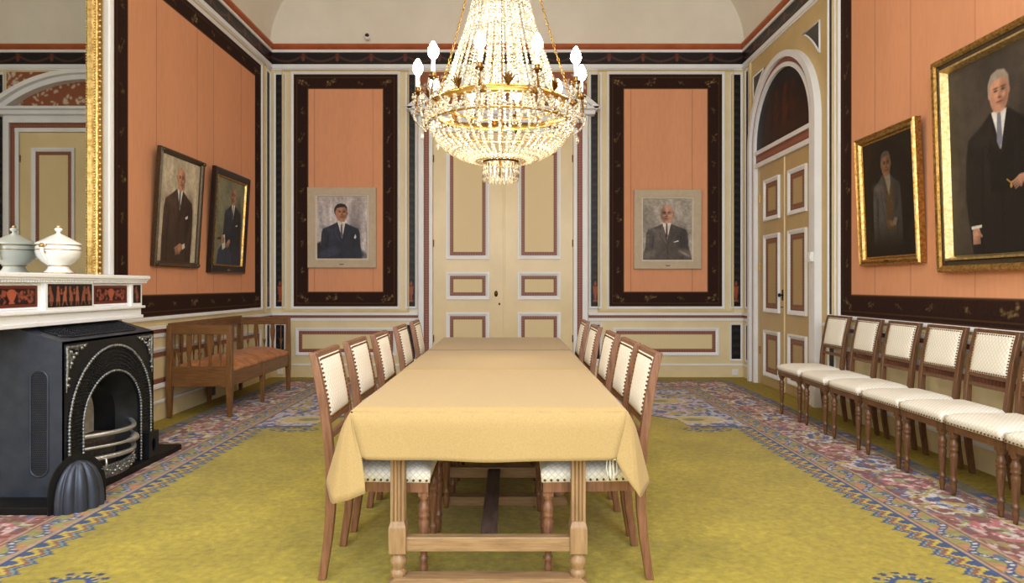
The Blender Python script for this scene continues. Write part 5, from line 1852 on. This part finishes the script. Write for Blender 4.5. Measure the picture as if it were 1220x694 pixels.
def picture(name_label, centre_bottom, w, h, wall, lean, frame, fn, group=None, plate=False):
    """w x h outside size; bottom edge against the wall, top leaning out by lean"""
    r = empty('portrait')
    fw, mat_o, mat_i, fd = frame['w'], frame['outer'], frame.get('inner'), frame.get('d', .05)
    # local: x right, z up, -y out of the wall
    def ring(b, x0, x1, z0, z1, w_, prof):
        vs = []; fs = []
        for u, d in prof:
            o = u*w_
            for x, z in ((x0+o, z0+o), (x1-o, z0+o), (x1-o, z1-o), (x0+o, z1-o)): vs.append((x, -d, z))
        n = len(prof)
        for i in range(n-1):
            for k in range(4):
                k2 = (k+1) % 4
                fs.append((i*4+k, i*4+k2, (i+1)*4+k2, (i+1)*4+k))
        b.add(vs, fs)
    b = MB(); ring(b, -w/2, w/2, 0, h, fw, frame['prof']); 
    fo = b.build('frame', mat_o, r)
    if frame.get('mid') is not None:
        g = fw-.003
        b = MB(); ring(b, -w/2+g, w/2-g, g, h-g, frame['wm'], [(0, .055), (.2, .050), (.8, .046), (1, .040)])
        b.build('frame_hollow', frame['mid'], fo)
        fw = fw+frame['wm']-.003
    if mat_i is not None:
        wi = frame['wi']; g = fw-.004
        b = MB(); ring(b, -w/2+g, w/2-g, g, h-g, wi, [(0, frame['prof'][-1][1]+.001), (.0, frame['prof'][-1][1]+.008), (.45, frame['prof'][-1][1]+.010), (1, .018)])
        b.build('frame_lining', mat_i, fo)
        inset = fw+wi-.008
    else:
        inset = fw-.004
    if frame.get('corner'):
        b = MB()
        for x in (-w/2+fw*.5, w/2-fw*.5):
            for z in (fw*.5, h-fw*.5): b.ball((x, -fd, z), fw*.42, 2)
        b.build('corner_boss', mat_o, fo)
    cw, chh = w-2*inset, h-2*inset
    a = Art(np.linspace(0, 1, 190), np.linspace(0, chh/cw, int(190*chh/cw)), (0, 0, 0))
    fn(a, chh/cw)
    art_mesh('canvas', a, lambda X, Y: np.stack([(X-.5)*cw, np.full_like(X, -.020), inset+Y*cw], -1), M['canvas'], r)
    MB().box(-w/2+.01, w/2-.01, -.012, -.002, .01, h-.01).build('backing', M['frame_black'], r)
    if plate:
        MB().box(-.03, .03, -frame['prof'][2][1]-.003, -frame['prof'][2][1]+.004, fw*.35, fw*.35+.014).build('name_plate', M['plate'] if plate is True else plate, r)
    tilt = math.asin(lean/h)
    rz = {'back': 0, 'left': PI/2, 'right': -PI/2}[wall]
    r.matrix_world = Matrix.Translation(centre_bottom) @ Matrix.Rotation(rz, 4, 'Z') @ Matrix.Rotation(tilt, 4, 'X')
    tag(r, name_label, 'portrait', group)
    return r
F_grey = dict(w=.115, outer=M['frame_grey'], inner=M['frame_pale'], wi=.022, d=.045, prof=[(0, .0), (0, .04), (.06, .045), (.94, .045), (1, .03)])
F_brown = dict(w=.055, outer=M['frame_brown'], d=.05, corner=True, prof=[(0, .0), (0, .04), (.25, .055), (.6, .045), (.8, .03), (1, .022)])
F_black = dict(w=.085, outer=M['frame_black'], inner=M['gold'], wi=.022, d=.05, prof=[(0, .0), (0, .04), (.15, .05), (.7, .04), (1, .03)])
F_gold = dict(w=.075, outer=M['gold'], d=.06, prof=[(0, .0), (0, .05), (.12, .065), (.3, .05), (.45, .062), (.7, .05), (.85, .03), (1, .022)])
F_big = dict(w=.05, outer=M['gold'], mid=M['frame_brown'], inner=M['gold_pale'], wm=.045, wi=.032, d=.075, prof=[(0, .0), (0, .06), (.25, .08), (.7, .075), (1, .062)])
yb_ = YB-.022
picture('portrait of a dark-haired man in a blue suit, wide grey frame, back wall', (-2.383, yb_, 1.553), .97, 1.137, 'back', .012, F_grey, pic_blue_seated, None, True)
picture('portrait of a bald man with glasses in a grey suit, wide grey frame', (2.226, yb_, 1.535), .955, 1.12, 'back', .012, F_grey, pic_grey_seated, None, True)
picture('portrait of a standing bald man in a brown suit on a cream ground', (XL+.024, 6.605, 1.487), .87, 1.138, 'left', .07, F_brown, pic_standing)
picture('portrait of a seated man in dark blue with papers, black frame', (XL+.024, 7.79, 1.450), .97, 1.195, 'left', .07, F_black, pic_chair_blue, None, M['gold'])
picture('small dark portrait of a sitter in a grey coat, narrow gold frame', (XR-.024, 5.645, 1.484), .90, 1.165, 'right', .05, F_gold, pic_old_oval, None, M['frame_black'])
picture('very large portrait of a grey-haired man in black, heavy gold frame', (XR-.024, 4.355, 1.40), 1.22, 1.585, 'right', .05, F_big, pic_large)

# ================================================================== SMALL WALL FITTINGS
def outlet(x, z, label):
    r = MB().box(x-.042, x+.042, YB-.034, YB-.022, z-.042, z+.042).build('wall_outlet', M['plastic'], None, .004)
    MB().lathe([(.024, 0), (.024, .003), (.021, .003), (.019, .001), (0, .001)], 20, Matrix.Translation((x, YB-.0352, z)) @ Matrix.Rotation(PI/2, 4, 'X')).build('socket', M['white'], r)
    tag(r, label, 'outlet')
outlet(3.19, .072, 'white wall outlet low on the back wall beside the arched door')
outlet(-3.27, .085, 'white wall outlet low on the back wall behind the settle')
sw = MB().box(XR-.125, XR-.09, 6.99, 7.055, 1.555, 1.66).build('light_switch', M['plastic'], None, .006)
MB().box(XR-.130, XR-.124, 7.008, 7.037, 1.585, 1.63).build('rocker', M['white'], sw, .002)
tag(sw, 'white light switch box on the casing of the arched door', 'switch')
cam_r = empty('wall_camera', (-2.02, YB-.02, 4.80))
cam_r.name = 'wall_camera'
MB().lathe([(0, 0), (.03, 0), (.03, .02), (.012, .025), (.012, .05)], 16, Matrix.Rotation(PI/2, 4, 'X')).build('mount', M['plastic'], cam_r)
MB().ball((0, -.07, .0), .042, 2).build('housing', M['plastic'], cam_r)
MB().ball((.006, -.095, .016), .03, 2).build('lens', M['plastic_dark'], cam_r)
tag(cam_r, 'small white camera with a black lens above the cornice on the back wall', 'camera')
bx_ = MB().box(-3.385, -3.33, 7.30, 7.40, .07, .16).build('junction_box', M['plastic_dark'], None, .005)
tag(bx_, 'small black box on the baseboard under the settle', 'box')

# ================================================================== CHANDELIER
def build_chandelier():
    cx, cy = -.065, 4.45
    r = empty('chandelier', (cx, cy, 0))
    K = M['crystal']; B = M['brass']
    Rz = 2.49; RR = .50
    def rot(o, a):
        o.rotation_euler = (0, 0, a); return o
    def strand(profile, pitch, rad):
        """beads threaded along an (r, z) profile in the x-z plane"""
        pts = [Vector((x, 0, z)) for x, z in profile]
        # smooth
        P2 = []
        for i in range(len(pts)-1):
            g = lambda j: pts[max(0, min(len(pts)-1, j))]
            for q in range(12):
                t = q/12; p0, p1, p2, p3 = g(i-1), g(i), g(i+1), g(i+2)
                P2.append(.5*((2*p1)+(-p0+p2)*t+(2*p0-5*p1+4*p2-p3)*t*t+(-p0+3*p1-3*p2+p3)*t**3))
        P2.append(pts[-1])
        b = MB(); acc = 0; last = P2[0]; b.ball(last, rad, 1, smooth=False); k = 0
        for p, q in zip(P2[:-1], P2[1:]):
            L = (q-p).length; d = pitch-acc
            while d <= L:
                k += 1
                b.ball(p.lerp(q, d/L), rad*(1.0 if k % 3 else 1.12), 1, smooth=False); d += pitch
            acc = L-(d-pitch)
        return b
    def repeat(name, mb, mat, n, off=0.0, parent=r):
        o = mb.build(name, mat, parent); rot(o, off)
        for k in range(1, n):
            c_ = o.copy(); C.objects.link(c_); c_.parent = parent; rot(c_, off+2*PI*k/n)
        return o
    cone = [(.145, 3.92), (.160, 3.60), (.190, 3.24), (.236, 3.05), (.300, 2.86), (.365, 2.66), (.430, 2.53)]
    repeat('crystal_chain', strand(cone, .0225, .0105), K, 36)
    inner = [(.09, 3.90), (.10, 3.3), (.14, 2.9), (.20, 2.6), (.24, 2.42)]
    repeat('inner_crystal_chain', strand(inner, .025, .011), K, 14, .1)
    bowl = [(.498, 2.475), (.492, 2.40), (.455, 2.315), (.385, 2.235), (.290, 2.178), (.200, 2.152), (.118, 2.146)]
    repeat('bowl_chain', strand(bowl, .0235, .0118), K, 44)
    # upper bead chains hung as a short skirt on the ring
    skirt = [(.505, 2.475), (.512, 2.43), (.505, 2.385)]
    repeat('skirt_chain', strand(skirt, .02, .010), K, 40, .04)
    # brass rings
    def ringm(name, rad, z, hgt, th, mat):
        MB().lathe([(rad-th, z-hgt/2), (rad, z-hgt/2), (rad+.006, z-hgt/4), (rad+.006, z+hgt/4), (rad, z+hgt/2), (rad-th, z+hgt/2), (rad-th, z-hgt/2)], 72).build(name, mat, r)
    ringm('main_ring', RR, Rz, .040, .012, B)
    ringm('bowl_ring', .485, 2.385, .014, .008, B)
    ringm('upper_ring', .43, 2.535, .016, .008, B)
    ringm('base_ring', .118, 2.142, .022, .010, M['brass_dark'])
    ringm('neck_ring', .150, 3.92, .05, .012, B)
    MB().lathe([(0, 2.03), (.018, 2.05), (.022, 2.10), (.012, 2.14), (.010, 2.3), (.016, 2.6), (.010, 3.0), (.010, 4.0), (.02, 4.05)], 14).build('centre_stem', M['brass_dark'], r)
    MB().lathe([(.15, 3.94), (.17, 3.98), (.10, 4.06), (.03, 4.12), (.012, 4.2), (.012, 4.25)], 30).build('crown', B, r)
    # prisms under the base ring
    b = MB().lathe([(0, 2.002), (.0065, 2.018), (.0085, 2.085), (.004, 2.115), (.0015, 2.132)], 6, Matrix.Translation((.118, 0, 0)), False)
    repeat('prism', b, K, 26)
    b = MB().lathe([(0, 1.992), (.0065, 2.005), (.0085, 2.075), (.004, 2.105), (.0015, 2.135)], 6, Matrix.Translation((.075, 0, 0)), False)
    repeat('prism', b, K, 16, .1)
    # chain to the ceiling and three side chains
    b = MB(); z = 4.24; k = 0
    while z < 5.95:
        pts = []
        for q in range(10):
            t = 2*PI*q/10; u, v = .013*math.cos(t), .024*math.sin(t)
            pts.append((u, 0, z+v) if k % 2 else (0, u, z+v))
        b.tube(pts, .004, 5, True); z += .038; k += 1
    b.build('hanging_chain', B, r)
    MB().lathe([(.012, 5.88), (.03, 5.90), (.07, 5.94), (.08, 5.966), (0, 5.966)], 24).build('ceiling_rose', B, r)
    side = MB(); n = 60
    for k in range(n):
        t = k/(n-1); x = .14+(.50-.14)*(t**1.35); z = 3.92+(2.50-3.92)*t
        pts = []
        for q in range(6):
            a = 2*PI*q/6; u, v = .008*math.cos(a), .015*math.sin(a)
            pts.append((x+u*(k % 2)-v*.28, u*(1-k % 2), z+v))
        side.tube(pts, .003, 4, True)
    repeat('side_chain', side, B, 3, math.radians(-20))
    # ten arms with cup, sleeve and flame bulb
    arm_r = .558
    for k in range(10):
        th = math.radians(-90+12.0) + 2*PI*k/10        # measured from the side facing the camera
        th = -PI/2 + math.radians((-12, 24, 60, 96, 132, 168, 204, 240, -84, -48)[k])
        a = MB().tube([(RR-.005, 0, Rz), (RR+.035, 0, Rz-.035), (RR+.07, 0, Rz-.02), (RR+.068, 0, Rz+.035), (arm_r, 0, Rz+.09)], [.008, .009, .008, .007, .006], 8)
        a.lathe([(.004, .0), (.010, .01), (.030, .022), (.034, .03), (.016, .032), (.016, .058), (.014, .06), (0, .06)], 16, Matrix.Translation((arm_r, 0, Rz+.08)))
        arm = rot(a.build('arm', M['brass_dark'], r), th)
        s = MB().lathe([(.0115, 0), (.0115, .085), (0, .087)], 12, Matrix.Translation((arm_r, 0, Rz+.138))).build('candle_sleeve', M['sleeve'], arm)
        MB().lathe([(.012, 0), (.026, .014), (.035, .036), (.033, .060), (.022, .086), (.008, .108), (0, .114)], 16, Matrix.Translation((arm_r, 0, Rz+.220))).build('bulb', M['bulb'], arm)
        # crystal drops round the cup
        d = MB()
        for q in range(6):
            t = 2*PI*q/6
            x, y = arm_r+.033*math.cos(t), .033*math.sin(t)
            d.ball((x, y, Rz+.092), .006, 1); d.ball((x, y, Rz+.070), .010, 1, squash=1.8); d.ball((x, y, Rz+.040), .008, 1, squash=1.5)
        d.build('crystal_drop', K, arm)
        # swag of beads to the next arm and a hanging loop below the arm
        sw_ = MB(); nb = 26
        for q in range(nb+1):
            t = q/nb; ang = 2*PI/10*t; z = Rz+.05-.15*4*t*(1-t)
            rr_ = arm_r-.02
            sw_.ball((rr_*math.cos(ang), rr_*math.sin(ang), z), .0095, 1)
        sw_.build('swag_chain', K, arm)
        lp = MB()
        for q in range(21):
            t = q/20
            lp.ball((RR+.075*math.sin(PI*t)+.01, 0, Rz+.05-.20*t), .0095, 1)
        lp.ball((RR+.03, 0, Rz-.19), .012, 2, squash=2.2)
        lp.build('loop_chain', K, arm)
        # palmette leaf between the arms
        p_ = MB()
        for q in range(5):
            t = (q-2)*.38
            p_.tube([(RR+.004, 0, Rz+.02), (RR+.018, .03*math.sin(t), Rz+.02+.045*math.cos(t)), (RR+.030, .055*math.sin(t), Rz+.02+.075*math.cos(t))], [.004, .010, .004], 6, flat=.5)
        rot(p_.build('palmette', M['brass_dark'], r), th+PI/10)
    tag(r, 'large crystal basket chandelier with lit candle bulbs hanging above the table', 'chandelier')
    # inner bulbs of the basket and the arm bulbs give the light
    def pt(loc, e, rad, col=(1, .84, .62)):
        l = bpy.data.lights.new('chandelier_glow', 'POINT'); l.energy = e; l.color = col; l.shadow_soft_size = rad
        o = bpy.data.objects.new('chandelier_glow', l); C.objects.link(o); o.location = loc
    pt((cx, cy, 2.36), 48, .06); pt((cx, cy, 2.75), 28, .05); pt((cx, cy, 3.15), 11, .04)
build_chandelier()

# ================================================================== LIGHT
def area(name, loc, rot, sx, sy, e, col):
    l = bpy.data.lights.new(name, 'AREA'); l.shape = 'RECTANGLE'; l.size = sx; l.size_y = sy; l.energy = e; l.color = col
    o = bpy.data.objects.new(name, l); C.objects.link(o); o.location = loc; o.rotation_euler = rot
    return o
for x0, x1 in WINS:
    area('window_light', ((x0+x1)/2, YF+.62, (WZ[0]+WZ[1])/2), (PI/2-math.radians(28), 0, 0), x1-x0, WZ[1]-WZ[0], 128, (.87, .94, 1.0))
area('added_overhead_fill', (-.1, 2.1, 5.3), (0, 0, 0), 3.0, 2.4, 95, (1, .97, .92))  # fill lamp added out of view to brighten the tabletop and rug
w = bpy.data.worlds.new('sky'); scene.world = w
w.use_nodes = True
w.node_tree.nodes['Background'].inputs['Color'].default_value = (.75, .85, 1, 1)
w.node_tree.nodes['Background'].inputs['Strength'].default_value = 1.0

# ================================================================== CAMERA
cam = bpy.data.cameras.new('camera')
cam.sensor_width = 36; cam.lens = 36*780/1220
cam.shift_x = 2/1220; cam.shift_y = -7/1220
cam.clip_start = .05
co = bpy.data.objects.new('camera', cam); C.objects.link(co)
co.location = (0, 0, EYE)
co.rotation_euler = (PI/2, math.radians(0.0), 0)
scene.camera = co

scene.view_settings.view_transform = 'Standard'
scene.view_settings.look = 'None'
scene.view_settings.exposure = 0.0
try:
    scene.cycles.use_denoising = True
    scene.cycles.max_bounces = 10
    scene.cycles.diffuse_bounces = 6
    scene.cycles.sample_clamp_indirect = 6
    scene.cycles.caustics_reflective = True
    scene.cycles.blur_glossy = 1.0
    scene.cycles.caustics_refractive = False
except Exception:
    pass
